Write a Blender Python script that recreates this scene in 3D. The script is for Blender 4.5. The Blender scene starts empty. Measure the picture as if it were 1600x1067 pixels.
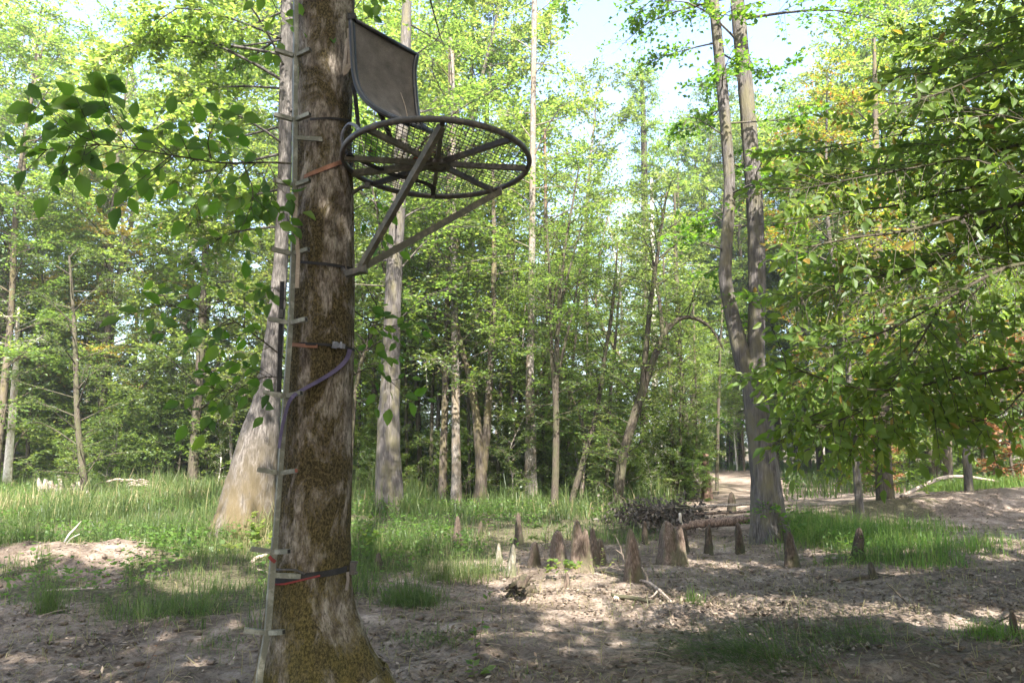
import bpy, math, random
import numpy as np
from math import pi, sin, cos, radians
from mathutils import Vector

# ------------------------------------------------------------------ camera, sky, sun, exposure
SC = bpy.context.scene
COL = SC.collection
PITCH = radians(8.34)
CAM_H = 1.6
FPX = 1067.0                       # focal length in pixels of the 1600 px wide photograph (24 mm)
cam_data = bpy.data.cameras.new('camera')
cam_data.sensor_width = 36.0
cam_data.lens = 24.0
cam_data.clip_start = 0.05
cam_data.clip_end = 2000.0
cam = bpy.data.objects.new('camera', cam_data)
COL.objects.link(cam)
cam.location = (0, 0, CAM_H)
cam.rotation_euler = (pi/2 + PITCH, 0, 0)
SC.camera = cam

SUN_EL, SUN_AZ = radians(47), radians(172)     # azimuth measured clockwise from +Y (the view direction)
SUN_DIR = np.array([sin(SUN_AZ)*cos(SUN_EL), cos(SUN_AZ)*cos(SUN_EL), sin(SUN_EL)])
world = bpy.data.worlds.new('World')
SC.world = world
world.use_nodes = True
wn = world.node_tree.nodes; wl = world.node_tree.links
for n in list(wn): wn.remove(n)
sky = wn.new('ShaderNodeTexSky'); sky.sky_type = 'NISHITA'; sky.sun_disc = False
sky.sun_elevation = SUN_EL; sky.sun_rotation = SUN_AZ
sky.air_density = 1.0; sky.dust_density = 3.0; sky.ozone_density = 1.0
bg = wn.new('ShaderNodeBackground'); bg.inputs[1].default_value = 0.145
wo = wn.new('ShaderNodeOutputWorld')
wl.new(sky.outputs[0], bg.inputs[0]); wl.new(bg.outputs[0], wo.inputs[0])
sun_data = bpy.data.lights.new('sun', 'SUN'); sun_data.energy = 5.0; sun_data.angle = radians(0.53)
sun_data.color = (1.0, 0.945, 0.86)
sun = bpy.data.objects.new('sun', sun_data); COL.objects.link(sun)
sun.rotation_euler = Vector((-SUN_DIR[0], -SUN_DIR[1], -SUN_DIR[2])).to_track_quat('-Z', 'Y').to_euler()
sun.location = (20, -30, 60)
vs = SC.view_settings
vs.view_transform = 'Standard'; vs.look = 'None'; vs.gamma = 1.0; vs.use_curve_mapping = False
vs.exposure = 2.45
SC.render.engine = 'CYCLES'
cy = SC.cycles
cy.max_bounces = 8; cy.diffuse_bounces = 5; cy.glossy_bounces = 3; cy.transmission_bounces = 4; cy.transparent_max_bounces = 4
cy.use_denoising = True
cy.sample_clamp_indirect = 6.0
cy.caustics_reflective = False; cy.caustics_refractive = False

# ------------------------------------------------------------------ measuring helpers
FW = np.array([0, cos(PITCH), sin(PITCH)]); UP = np.array([0, -sin(PITCH), cos(PITCH)]); RT = np.array([1.0, 0, 0])
CAMP = np.array([0, 0, CAM_H])
def at(px, py, Y):
    """The point of the place seen at a pixel of the photograph, Y metres in front."""
    d = FW + (px-800)/FPX*RT - (py-533.5)/FPX*UP
    return CAMP + d*(Y/d[1])
def gp(px, py):
    d = FW + (px-800)/FPX*RT - (py-533.5)/FPX*UP
    return CAMP + d*(-CAM_H/d[2])
def proj(P):
    d = np.asarray(P)-CAMP; z = d@FW
    z = np.where(z < .05, .05, z)
    return 800+FPX*(d@RT)/z, 533.5-FPX*(d@UP)/z

def _hash(ix, iy, iz, seed):
    h = (ix*374761393 + iy*668265263 + iz*2147483647 + seed*974711) & 0xFFFFFFFF
    h = ((h ^ (h >> 13))*1274126177) & 0xFFFFFFFF
    h = ((h ^ (h >> 16))*2246822519) & 0xFFFFFFFF
    return ((h ^ (h >> 15)) & 0xFFFFFF)/float(0xFFFFFF)
def vnoise(P, seed=0):
    P = np.asarray(P, dtype=np.float64)
    i = np.floor(P).astype(np.int64); f = P-i; f = f*f*(3-2*f)
    r = 0
    for dx in (0, 1):
        wx = f[..., 0] if dx else 1-f[..., 0]
        for dy in (0, 1):
            wy = f[..., 1] if dy else 1-f[..., 1]
            for dz in (0, 1):
                wz = f[..., 2] if dz else 1-f[..., 2]
                r = r + wx*wy*wz*_hash(i[..., 0]+dx, i[..., 1]+dy, i[..., 2]+dz, seed)
    return r*2-1
def fbm(P, octaves=4, seed=0, gain=.5):
    P = np.asarray(P, dtype=np.float64); a = 1; s = 0
    for o in range(octaves):
        s = s + a*vnoise(P*(2**o), seed+o); a *= gain
    return s
def sstep(a, b, x):
    t = np.clip((x-a)/(b-a), 0, 1); return t*t*(3-2*t)
def norm(v):
    return v/np.maximum(np.linalg.norm(v, axis=-1, keepdims=True), 1e-9)

# ground relief: (x, y, rx, ry, height)
MOUNDS = [(-5.9, 8.9, 1.7, .75, .30), (-4.9, 9.1, .6, .5, .12), (10.5, 15.0, 4.5, 1.3, .40), (14.5, 17.5, 6, 3, .5), (3.3, 5.3, 1.2, .45, .10),
          (4.6, 5.0, 1.0, .4, .14), (.55, 7.35, .5, .3, .12), (1.7, 6.9, .7, .25, .07), (-3.2, 13.5, 3, 2, .12), (8.0, 11.2, 2.4, 1.4, .10)]
def ground_h(x, y):
    x = np.asarray(x, float); y = np.asarray(y, float)
    P = np.stack([x, y, np.zeros_like(x)], -1)
    h = .10*fbm(P*.16, 3, 5)*sstep(3, 14, np.hypot(x, y))
    h = h + .035*fbm(P*1.1, 3, 8)
    for mx, my, rx, ry, mh in MOUNDS:
        q = ((x-mx)/rx)**2+((y-my)/ry)**2
        h = h + mh*np.exp(-q*1.3)
    return h
def gz(x, y): return float(ground_h(np.array([x]), np.array([y]))[0])

# ------------------------------------------------------------------ mesh helpers
def mesh_np(name, V, F, mats, tint=None, smooth=False, mat_idx=None):
    """One mesh from numpy arrays; F is one (n,k) array or a list of such arrays."""
    if not isinstance(F, (list, tuple)): F = [F]
    F = [np.asarray(f, dtype=np.int32) for f in F if len(f)]
    me = bpy.data.meshes.new(name)
    V = np.asarray(V, dtype=np.float32)
    me.vertices.add(len(V)); me.vertices.foreach_set('co', V.ravel())
    loops = np.concatenate([f.ravel() for f in F]); cnt = np.concatenate([np.full(len(f), f.shape[1], np.int32) for f in F])
    me.loops.add(len(loops)); me.loops.foreach_set('vertex_index', loops)
    me.polygons.add(len(cnt)); me.polygons.foreach_set('loop_start', np.concatenate([[0], np.cumsum(cnt)[:-1]]).astype(np.int32))
    if mat_idx is not None: me.polygons.foreach_set('material_index', np.asarray(mat_idx, np.int32))
    if smooth: me.polygons.foreach_set('use_smooth', np.ones(len(cnt), bool))
    else: me.polygons.foreach_set('use_smooth', np.zeros(len(cnt), bool))
    if tint is not None:
        a = me.attributes.new('tint', 'FLOAT', 'POINT'); a.data.foreach_set('value', np.asarray(tint, np.float32))
    for m in (mats if isinstance(mats, (list, tuple)) else [mats]): me.materials.append(m)
    me.update(calc_edges=True)
    return me
class MB:
    """Collects shapes, then makes them one mesh."""
    def __init__(s): s.V = []; s.F = {3: [], 4: []}; s.n = 0; s.T = []
    def add(s, V, F, tint=None):
        V = np.asarray(V, float); s.V.append(V)
        for f in (F if isinstance(F, list) else [F]):
            f = np.asarray(f, np.int64)
            if len(f): s.F[f.shape[1]].append(f+s.n)
        s.T.append(np.full(len(V), .5) if tint is None else (np.full(len(V), float(tint)) if np.isscalar(tint) else np.asarray(tint)))
        s.n += len(V)
    def mesh(s, name, mats, smooth=False):
        F = [np.concatenate(f) for f in (s.F[3], s.F[4]) if f]
        return mesh_np(name, np.concatenate(s.V), F, mats, np.concatenate(s.T), smooth)
    def build(s, name, mats, parent=None, smooth=False, **kw):
        return link(name, s.mesh(name, mats, smooth), parent, **kw)
    # --- shapes
    def tube(s, P, R, n=8, cap=True, tint=None, square=False, up=None):
        V, F = tube(P, R, n, cap, square, up); s.add(V, F, tint)
    def box(s, c, size, axes=None, tint=None):
        c = np.asarray(c, float); h = np.asarray(size, float)/2
        A = np.eye(3) if axes is None else np.asarray(axes, float)
        k = np.array([[i, j, m] for i in (-1, 1) for j in (-1, 1) for m in (-1, 1)], float)*h
        s.add(c+k@A, np.array([[0, 1, 3, 2], [4, 6, 7, 5], [0, 4, 5, 1], [2, 3, 7, 6], [0, 2, 6, 4], [1, 5, 7, 3]]), tint)
def frames(P, up=None):
    P = np.asarray(P, float)
    T = np.gradient(P, axis=0); T = norm(T)
    u = np.array([0, 0, 1.0]) if up is None else np.asarray(up, float)
    if up is None and abs(T[0]@u) > .9: u = np.array([0, 1.0, 0])
    N = np.zeros_like(P); v = u
    for i in range(len(P)):
        v = v-T[i]*(v@T[i]); L = np.linalg.norm(v)
        v = v/L if L > 1e-6 else norm(np.cross(T[i], [1, .3, .2]))
        N[i] = v
    return T, N, np.cross(T, N)
def tube(P, R, n=8, cap=True, square=False, up=None):
    P = np.asarray(P, float); m = len(P)
    T, N, B = frames(P, up)
    R = np.broadcast_to(np.asarray(R, float), (m,) if np.ndim(R) < 2 else np.shape(R))
    if square:
        ang = np.array([1, 3, 5, 7])*pi/4; n = 4
        cs = np.sign(np.cos(ang)); sn = np.sign(np.sin(ang))
    else:
        ang = np.arange(n)*2*pi/n; cs = np.cos(ang); sn = np.sin(ang)
    if R.ndim == 2: rn, rb = R[:, 0:1], R[:, 1:2]
    else: rn = rb = R[:, None]
    V = P[:, None]+(rn*cs)[..., None]*N[:, None]+(rb*sn)[..., None]*B[:, None]
    i = np.arange(m-1)[:, None]*n; j = np.arange(n)[None]; k = (j+1) % n
    Q = np.stack([i+j, i+k, i+n+k, i+n+j], -1).reshape(-1, 4)
    V = V.reshape(-1, 3); F = [Q]
    if cap:
        if n == 4: F.append(np.array([[3, 2, 1, 0], [(m-1)*4, (m-1)*4+1, (m-1)*4+2, (m-1)*4+3]]))
        else:
            V = np.concatenate([V, P[:1], P[-1:]]); a = np.arange(n); b = (a+1) % n
            F.append(np.stack([b, a, np.full(n, m*n)], -1)); F.append(np.stack([(m-1)*n+a, (m-1)*n+b, np.full(n, m*n+1)], -1))
    return V, F
def spline(P, n):
    """Catmull-Rom through the rows of P (any columns), n samples."""
    P = np.asarray(P, float); m = len(P)
    if m == 2: t = np.linspace(0, 1, n)[:, None]; return P[0]*(1-t)+P[1]*t
    E = np.concatenate([[2*P[0]-P[1]], P, [2*P[-1]-P[-2]]])
    t = np.linspace(0, m-1, n); i = np.minimum(t.astype(int), m-2); u = (t-i)[:, None]
    a, b, c, d = E[i], E[i+1], E[i+2], E[i+3]
    return .5*(2*b+(c-a)*u+(2*a-5*b+4*c-d)*u**2+(3*b-a-3*c+d)*u**3)
USED = {}
def link(name, me, parent=None, **kw):
    o = bpy.data.objects.new(name, me); COL.objects.link(o)
    if parent is not None: o.parent = parent
    for k, v in kw.items(): o[k] = v
    return o
def thing(name, label, cat, loc=(0, 0, 0), group=None):
    o = bpy.data.objects.new(name, None); COL.objects.link(o); o.location = Vector([float(q) for q in loc]); o.empty_display_size = .1
    o['label'] = label; o['category'] = cat
    if group: o['group'] = group
    return o
def tag(o, label, cat, group=None):
    o['label'] = label; o['category'] = cat
    if group: o['group'] = group
    return o

# ------------------------------------------------------------------ materials
def new_mat(name):
    m = bpy.data.materials.new(name); m.use_nodes = True
    nt = m.node_tree
    for n in list(nt.nodes): nt.nodes.remove(n)
    out = nt.nodes.new('ShaderNodeOutputMaterial')
    return m, nt, out
def N(nt, t, **kw):
    n = nt.nodes.new(t)
    for k, v in kw.items(): setattr(n, k, v)
    return n
def ramp(nt, stops, src, interp='LINEAR'):
    r = N(nt, 'ShaderNodeValToRGB'); r.color_ramp.interpolation = interp
    while len(r.color_ramp.elements) < len(stops): r.color_ramp.elements.new(.5)
    for e, (p, c) in zip(r.color_ramp.elements, stops):
        e.position = p; e.color = (*c, 1) if len(c) == 3 else c
    nt.links.new(src, r.inputs[0]); return r.outputs[0]
def noise(nt, scale, vec=None, detail=4, rough=.55, dist=0.0):
    n = N(nt, 'ShaderNodeTexNoise'); n.inputs['Scale'].default_value = scale; n.inputs['Detail'].default_value = detail
    n.inputs['Roughness'].default_value = rough; n.inputs['Distortion'].default_value = dist
    if vec is not None: nt.links.new(vec, n.inputs['Vector'])
    return n.outputs['Fac']
def coords(nt, scale=(1, 1, 1), kind='Object'):
    tc = N(nt, 'ShaderNodeTexCoord'); mp = N(nt, 'ShaderNodeMapping'); mp.inputs['Scale'].default_value = scale
    nt.links.new(tc.outputs[kind], mp.inputs['Vector']); return mp.outputs[0]
def mixc(nt, a, b, fac, blend='MIX'):
    m = N(nt, 'ShaderNodeMix', data_type='RGBA', blend_type=blend)
    for sock, v in ((m.inputs[6], a), (m.inputs[7], b), (m.inputs[0], fac)):
        if hasattr(v, 'is_linked') or isinstance(v, bpy.types.NodeSocket): nt.links.new(v, sock)
        else: sock.default_value = v if not isinstance(v, tuple) else (*v, 1)[:4]
    return m.outputs[2]
def principled(nt, out, color, rough=.8, metal=0.0, bump=None, bump_d=.01, bump_s=.6, spec=.5):
    p = N(nt, 'ShaderNodeBsdfPrincipled')
    if isinstance(color, tuple): p.inputs['Base Color'].default_value = (*color, 1)
    else: nt.links.new(color, p.inputs['Base Color'])
    if isinstance(rough, float): p.inputs['Roughness'].default_value = rough
    else: nt.links.new(rough, p.inputs['Roughness'])
    p.inputs['Metallic'].default_value = metal; p.inputs['Specular IOR Level'].default_value = spec
    if bump is not None:
        b = N(nt, 'ShaderNodeBump'); b.inputs['Distance'].default_value = bump_d; b.inputs['Strength'].default_value = bump_s
        nt.links.new(bump, b.inputs['Height']); nt.links.new(b.outputs[0], p.inputs['Normal'])
    nt.links.new(p.outputs[0], out.inputs[0]); return p
def leaf_mat(name, stops, trans, tmix=.45, gloss=.06, rough=.42, vein=False):
    """Thin leaf: reflects and lets light through; the tint attribute picks the colour of each leaf."""
    m, nt, out = new_mat(name)
    a = N(nt, 'ShaderNodeAttribute', attribute_name='tint')
    oi = N(nt, 'ShaderNodeObjectInfo')
    ad = N(nt, 'ShaderNodeMath', operation='MULTIPLY_ADD'); ad.inputs[1].default_value = .42; nt.links.new(oi.outputs['Random'], ad.inputs[0]); 
    sb = N(nt, 'ShaderNodeMath', operation='SUBTRACT'); sb.inputs[1].default_value = .21; nt.links.new(a.outputs['Fac'], sb.inputs[0])
    nt.links.new(sb.outputs[0], ad.inputs[2])
    c = ramp(nt, stops, ad.outputs[0])
    t = ramp(nt, trans, ad.outputs[0])
    d = N(nt, 'ShaderNodeBsdfDiffuse'); nt.links.new(c, d.inputs[0])
    tr = N(nt, 'ShaderNodeBsdfTranslucent'); nt.links.new(t, tr.inputs[0])
    mx = N(nt, 'ShaderNodeMixShader'); mx.inputs[0].default_value = tmix
    nt.links.new(d.outputs[0], mx.inputs[1]); nt.links.new(tr.outputs[0], mx.inputs[2])
    g = N(nt, 'ShaderNodeBsdfGlossy'); g.inputs['Roughness'].default_value = rough; g.inputs[0].default_value = (.9, .95, 1, 1)
    m2 = N(nt, 'ShaderNodeMixShader'); m2.inputs[0].default_value = gloss
    nt.links.new(mx.outputs[0], m2.inputs[1]); nt.links.new(g.outputs[0], m2.inputs[2])
    nt.links.new(m2.outputs[0], out.inputs[0])
    return m
def bark_mat(name, dark, mid, light, scale=1.0, patch=None, patch_amt=.5, stretch=.16, bump=.02, moss=None, moss_h=1.2):
    m, nt, out = new_mat(name)
    v = coords(nt, (9*scale, 9*scale, 9*scale*stretch)); v2 = coords(nt, (1.3*scale, 1.3*scale, .55*scale))
    n1 = noise(nt, 2.2, v, 6, .65, .4); n2 = noise(nt, 2.0, v2, 4, .6)
    c = ramp(nt, [(.33, dark), (.5, mid), (.68, light)], n1)
    if patch: c = mixc(nt, c, patch, ramp(nt, [(.5-.2*patch_amt, (0, 0, 0)), (.72-.2*patch_amt, (1, 1, 1))], n2))
    if moss:
        geo = N(nt, 'ShaderNodeTexCoord'); sp = N(nt, 'ShaderNodeSeparateXYZ'); nt.links.new(geo.outputs['Object'], sp.inputs[0])
        mr = N(nt, 'ShaderNodeMapRange'); mr.inputs[1].default_value = 0; mr.inputs[2].default_value = moss_h; mr.inputs[3].default_value = 1; mr.inputs[4].default_value = 0
        nt.links.new(sp.outputs[2], mr.inputs[0])
        mm = N(nt, 'ShaderNodeMath', operation='MULTIPLY'); nt.links.new(mr.outputs[0], mm.inputs[0]); nt.links.new(ramp(nt, [(.3, (0, 0, 0)), (.55, (1, 1, 1))], n2), mm.inputs[1])
        c = mixc(nt, c, moss, mm.outputs[0])
    principled(nt, out, c, .9, 0, n1, bump, .9, .25)
    return m
M = {}
G1 = [(0, (.024, .044, .014)), (.35, (.045, .075, .022)), (.7, (.072, .102, .028)), (1, (.11, .122, .034))]
T1 = [(0, (.12, .19, .035)), (.35, (.21, .31, .05)), (.7, (.31, .41, .07)), (1, (.45, .46, .08))]
M['leaf_wood'] = leaf_mat('leaf_wood', G1, T1, .5, .02)
M['leaf_bright'] = leaf_mat('leaf_bright', [(0, (.046, .088, .020)), (.5, (.080, .128, .030)), (1, (.13, .152, .040))],
                            [(0, (.20, .34, .045)), (.5, (.33, .48, .07)), (1, (.52, .57, .11))], .52, .02)
M['leaf_dark'] = leaf_mat('leaf_dark', [(0, (.015, .042, .012)), (.5, (.028, .068, .016)), (1, (.055, .10, .022))],
                          [(0, (.05, .13, .014)), (.5, (.10, .24, .02)), (1, (.22, .36, .03))], .42, .07)
M['leaf_yellow'] = leaf_mat('leaf_yellow', [(0, (.12, .13, .02)), (.5, (.22, .17, .03)), (1, (.26, .16, .03))],
                            [(0, (.40, .44, .04)), (.5, (.60, .50, .06)), (1, (.65, .42, .06))], .5, .04)
M['leaf_autumn'] = leaf_mat('leaf_autumn', [(0, (.05, .10, .016)), (.55, (.09, .12, .02)), (.8, (.18, .12, .025)), (1, (.22, .06, .02))],
                            [(0, (.2, .36, .03)), (.55, (.36, .46, .04)), (.8, (.55, .35, .04)), (1, (.5, .16, .03))], .5, .05)
M['leaf_rust'] = leaf_mat('leaf_rust', [(0, (.10, .045, .02)), (.5, (.17, .075, .03)), (1, (.22, .11, .045))],
                          [(0, (.2, .08, .02)), (.5, (.3, .13, .03)), (1, (.36, .2, .05))], .3, .03)
M['leaf_dead'] = leaf_mat('leaf_dead', [(0, (.028, .023, .018)), (.5, (.07, .058, .047)), (1, (.13, .112, .092))],
                          [(0, (.04, .035, .03)), (1, (.1, .09, .08))], .15, .01, .6)
M['leaf_near'] = leaf_mat('leaf_near', [(0, (.030, .070, .012)), (.5, (.050, .100, .016)), (1, (.085, .128, .022))],
                          [(0, (.10, .24, .018)), (.5, (.19, .37, .025)), (1, (.32, .48, .04))], .5, .014, .45)
M['leaf_shade'] = leaf_mat('leaf_shade', [(0, (.042, .080, .016)), (.5, (.074, .120, .023)), (.93, (.10, .135, .028)), (1, (.18, .12, .03))],
                          [(0, (.18, .32, .03)), (.5, (.31, .47, .045)), (.93, (.45, .56, .06)), (1, (.5, .36, .05))], .48, .014, .45)
M['grass'] = leaf_mat('grass', [(0, (.036, .058, .020)), (.5, (.068, .100, .032)), (.8, (.11, .13, .05)), (1, (.26, .21, .12))],
                      [(0, (.10, .17, .035)), (.5, (.19, .30, .06)), (.8, (.30, .37, .09)), (1, (.36, .29, .15))], .38, .012)
M['grass_lush'] = leaf_mat('grass_lush', [(0, (.040, .080, .020)), (.6, (.075, .13, .03)), (1, (.13, .165, .05))],
                      [(0, (.13, .27, .035)), (.6, (.22, .40, .05)), (1, (.36, .45, .09))], .42, .012)
M['litter'] = leaf_mat('litter', [(0, (.08, .057, .04)), (.5, (.19, .145, .105)), (.85, (.33, .265, .20)), (1, (.30, .14, .065))],
                       [(0, (.05, .04, .03)), (1, (.12, .09, .06))], .1, .03, .6)
M['bark_grey'] = bark_mat('bark_grey', (.026, .022, .02), (.075, .067, .062), (.145, .132, .125), 1.9, (.10, .09, .055), .3, .12, .025)
M['bark_pale'] = bark_mat('bark_pale', (.055, .047, .04), (.14, .125, .11), (.29, .265, .245), 1.8, (.16, .125, .085), .35, .4, .008)
M['bark_white'] = bark_mat('bark_white', (.28, .24, .20), (.52, .49, .44), (.66, .63, .58), 1.0, (.22, .17, .12), .2, .5, .006)
M['bark_dark'] = bark_mat('bark_dark', (.018, .014, .011), (.05, .04, .03), (.10, .083, .065), 2.2, (.055, .055, .028), .4, .2, .015)
M['bark_brown'] = bark_mat('bark_brown', (.026, .02, .016), (.07, .056, .045), (.15, .128, .108), 2.0, (.10, .085, .04), .35, .16, .02)
M['bark_red'] = bark_mat('bark_red', (.06, .035, .025), (.15, .092, .065), (.26, .18, .135), 1.2, None, 0, .14, .02)
M['bark_butt'] = bark_mat('bark_butt', (.03, .026, .023), (.085, .076, .069), (.17, .156, .142), 2.0, (.03, .028, .024), .35, .2, .015, (.10, .076, .038), 1.9)
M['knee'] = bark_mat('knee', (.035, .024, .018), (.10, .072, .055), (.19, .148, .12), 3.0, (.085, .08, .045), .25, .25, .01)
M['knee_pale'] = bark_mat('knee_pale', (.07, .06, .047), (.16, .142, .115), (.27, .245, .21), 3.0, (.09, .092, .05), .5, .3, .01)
M['knee_dark'] = bark_mat('knee_dark', (.02, .015, .012), (.055, .04, .03), (.10, .08, .06), 3.0, (.045, .045, .022), .4, .3, .01)  # dark knees' shade put into the bark colour; shared by a stump and roots
M['dead_wood'] = bark_mat('dead_wood', (.10, .075, .055), (.25, .20, .16), (.42, .36, .30), 2.5, None, 0, .2, .008)
M['log_brown'] = bark_mat('log_brown', (.04, .028, .022), (.14, .095, .07), (.30, .22, .17), 2.2, None, 0, .3, .015)

def main_bark():
    m, nt, out = new_mat('mossy_bark')
    v = coords(nt, (1, 1, .24)); v0 = coords(nt, (1, 1, 1)); vz = coords(nt, (1, 1, .5))
    fine = noise(nt, 85, v, 6, .75, .25)
    mid = noise(nt, 15, coords(nt, (1, 1, .42)), 8, .74, .6)
    blot = noise(nt, 4.8, vz, 8, .66, .6)
    spk = noise(nt, 95, coords(nt, (1, 1, .6)), 4, .75)
    wood = ramp(nt, [(.33, (.065, .05, .038)), (.45, (.17, .142, .115)), (.57, (.32, .28, .235)), (.72, (.46, .415, .36))], mid)
    wood = mixc(nt, wood, ramp(nt, [(.40, (.10, .08, .065)), (.52, (1, 1, 1))], fine), .7, 'MULTIPLY')
    moss = ramp(nt, [(.35, (.012, .010, .006)), (.48, (.052, .041, .019)), (.60, (.118, .090, .040)), (.75, (.22, .172, .075))], spk)
    msk = ramp(nt, [(.435, (0, 0, 0)), (.52, (1, 1, 1))], blot)
    mk2 = mixc(nt, msk, ramp(nt, [(.35, (0, 0, 0)), (.65, (1, 1, 1))], spk), .45, 'OVERLAY')
    c = mixc(nt, wood, moss, mk2)
    # olive-gold moss low on the bole
    tc = N(nt, 'ShaderNodeTexCoord'); sp = N(nt, 'ShaderNodeSeparateXYZ'); nt.links.new(tc.outputs['Object'], sp.inputs[0])
    mr = N(nt, 'ShaderNodeMapRange'); mr.inputs[1].default_value = .1; mr.inputs[2].default_value = 1.35; mr.inputs[3].default_value = 1; mr.inputs[4].default_value = 0
    nt.links.new(sp.outputs[2], mr.inputs[0])
    gm = noise(nt, 5.5, coords(nt, (1, 1, .5)), 5, .6, .3)
    mm = N(nt, 'ShaderNodeMath', operation='MULTIPLY'); nt.links.new(mr.outputs[0], mm.inputs[0]); nt.links.new(ramp(nt, [(.41, (0, 0, 0)), (.53, (.95, .95, .95))], gm), mm.inputs[1])
    gold = ramp(nt, [(.36, (.022, .019, .006)), (.5, (.088, .071, .020)), (.70, (.20, .155, .045))], spk)
    c = mixc(nt, c, gold, mm.outputs[0])
    rusty = noise(nt, 2.3, vz, 4, .6)
    c = mixc(nt, c, (.16, .07, .025), ramp(nt, [(.62, (0, 0, 0)), (.78, (.4, .4, .4))], rusty))
    h = N(nt, 'ShaderNodeMath', operation='ADD'); nt.links.new(fine, h.inputs[0]); nt.links.new(spk, h.inputs[1])
    principled(nt, out, c, .93, 0, h.outputs[0], .015, .9, .2)
    return m
M['mossy_bark'] = main_bark()

def ground_mat():
    m, nt, out = new_mat('forest_soil')
    v = coords(nt, (1, 1, 1))
    big = noise(nt, .55, v, 5, .6, .3); mid = noise(nt, 3.5, v, 6, .65, .3); fine = noise(nt, 26, v, 5, .7); grit = noise(nt, 120, v, 3, .7)
    vo = N(nt, 'ShaderNodeTexVoronoi', feature='DISTANCE_TO_EDGE'); vo.inputs['Scale'].default_value = 9; nt.links.new(v, vo.inputs['Vector'])
    c = ramp(nt, [(.30, (.085, .066, .052)), (.46, (.185, .146, .118)), (.60, (.305, .247, .205)), (.75, (.41, .345, .295))], mid)
    c = mixc(nt, c, (.10, .078, .06), ramp(nt, [(.45, (0, 0, 0)), (.62, (.8, .8, .8))], big))
    c = mixc(nt, c, ramp(nt, [(.36, (.52, .47, .43)), (.54, (1.05, 1.05, 1.05))], fine), .8, 'MULTIPLY')
    c = mixc(nt, c, ramp(nt, [(.35, (.74, .71, .68)), (.58, (1.05, 1.05, 1.05))], grit), .7, 'MULTIPLY')
    gr = N(nt, 'ShaderNodeAttribute', attribute_name='tint')       # where turf covers the soil
    c = mixc(nt, c, ramp(nt, [(.38, (.030, .030, .015)), (.5, (.065, .060, .032)), (.62, (.13, .115, .07))], fine), gr.outputs['Fac'])
    h = N(nt, 'ShaderNodeMath', operation='ADD'); nt.links.new(fine, h.inputs[0]); nt.links.new(mid, h.inputs[1])
    principled(nt, out, c, .95, 0, h.outputs[0], .035, 1.0, .15)
    return m
M['soil'] = ground_mat()

def metal_mat(name, base, worn, rough=.5, amt=.55, metal=0.0):
    m, nt, out = new_mat(name)
    v = coords(nt, (1, 1, 1)); n = noise(nt, 16, v, 6, .65); n2 = noise(nt, 90, v, 3, .7)
    c = mixc(nt, ramp(nt, [(.3, tuple(q*.75 for q in base)), (.7, base)], n2), worn, ramp(nt, [(amt, (0, 0, 0)), (amt+.14, (1, 1, 1))], n))
    principled(nt, out, c, rough, metal, n2, .002, .4, .4)
    return m
M['stick_paint'] = metal_mat('stick_paint', (.125, .125, .098), (.22, .22, .185), .55, .5)
M['stick_tan'] = metal_mat('stick_tan', (.24, .19, .145), (.33, .28, .23), .65, .5)
M['stand_metal'] = metal_mat('stand_metal', (.050, .045, .040), (.105, .09, .072), .5, .52)
M['stand_olive'] = metal_mat('stand_olive', (.085, .080, .058), (.15, .135, .10), .55, .5)
M['seat_tube'] = metal_mat('seat_tube', (.016, .016, .019), (.05, .053, .065), .35, .58)
M['grey_metal'] = metal_mat('grey_metal', (.10, .105, .13), (.25, .26, .30), .4, .5)
M['hollow'] = metal_mat('hollow', (.02, .018, .016), (.05, .04, .03), .9, .6)  # dark tone painted in for the shade inside open tube ends
M['plug_red'] = metal_mat('plug_red', (.25, .06, .035), (.12, .04, .03), .6, .55)
def cloth_mat(name, a, b, scale=220.0, rough=.85):
    m, nt, out = new_mat(name)
    v = coords(nt, (1, 1, 1)); n = noise(nt, 11, v, 4, .6); w = noise(nt, scale, v, 2, .5)
    c = mixc(nt, ramp(nt, [(.3, a), (.7, b)], n), ramp(nt, [(.35, (.55, .55, .55)), (.6, (1, 1, 1))], w), .6, 'MULTIPLY')
    principled(nt, out, c, rough, 0, w, .002, .5, .25)
    return m
M['seat_mesh'] = cloth_mat('seat_mesh', (.07, .061, .054), (.135, .117, .104))
M['strap_black'] = cloth_mat('strap_black', (.014, .014, .015), (.04, .038, .038))
M['strap_orange'] = cloth_mat('strap_orange', (.17, .08, .05), (.24, .125, .08))
M['strap_purple'] = cloth_mat('strap_purple', (.055, .045, .085), (.105, .085, .14))
M['strap_red'] = cloth_mat('strap_red', (.22, .035, .03), (.12, .03, .028))
M['strap_grey'] = cloth_mat('strap_grey', (.12, .10, .085), (.20, .17, .15))
M['tape_orange'] = cloth_mat('tape_orange', (.75, .12, .01), (.8, .18, .02))
# ------------------------------------------------------------------ ground
def inpoly(x, y, poly):
    x = np.asarray(x); y = np.asarray(y); c = np.zeros(x.shape, bool); n = len(poly)
    for i in range(n):
        x1, y1 = poly[i]; x2, y2 = poly[(i+1) % n]
        k = ((y1 > y) != (y2 > y)) & (x < (x2-x1)*(y-y1)/((y2-y1) or 1e-9)+x1); c ^= k
    return c
def gpoly(pts): return [tuple(gp(*p)[:2]) for p in pts]
TURF_LEFT = gpoly([(-140, 742), (80, 768), (250, 742), (430, 745), (600, 765), (640, 800), (600, 880), (590, 930), (420, 958), (330, 968), (200, 955), (60, 940), (-60, 920), (-300, 860)])
TURF_MID = gpoly([(600, 770), (760, 762), (960, 770), (1060, 790), (1060, 850), (980, 852), (880, 845), (780, 850), (740, 880), (640, 905), (590, 905)])
TURF_CLUMP = gpoly([(1250, 806), (1330, 800), (1420, 806), (1450, 850), (1440, 880), (1350, 890), (1260, 884), (1240, 850)])
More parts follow.
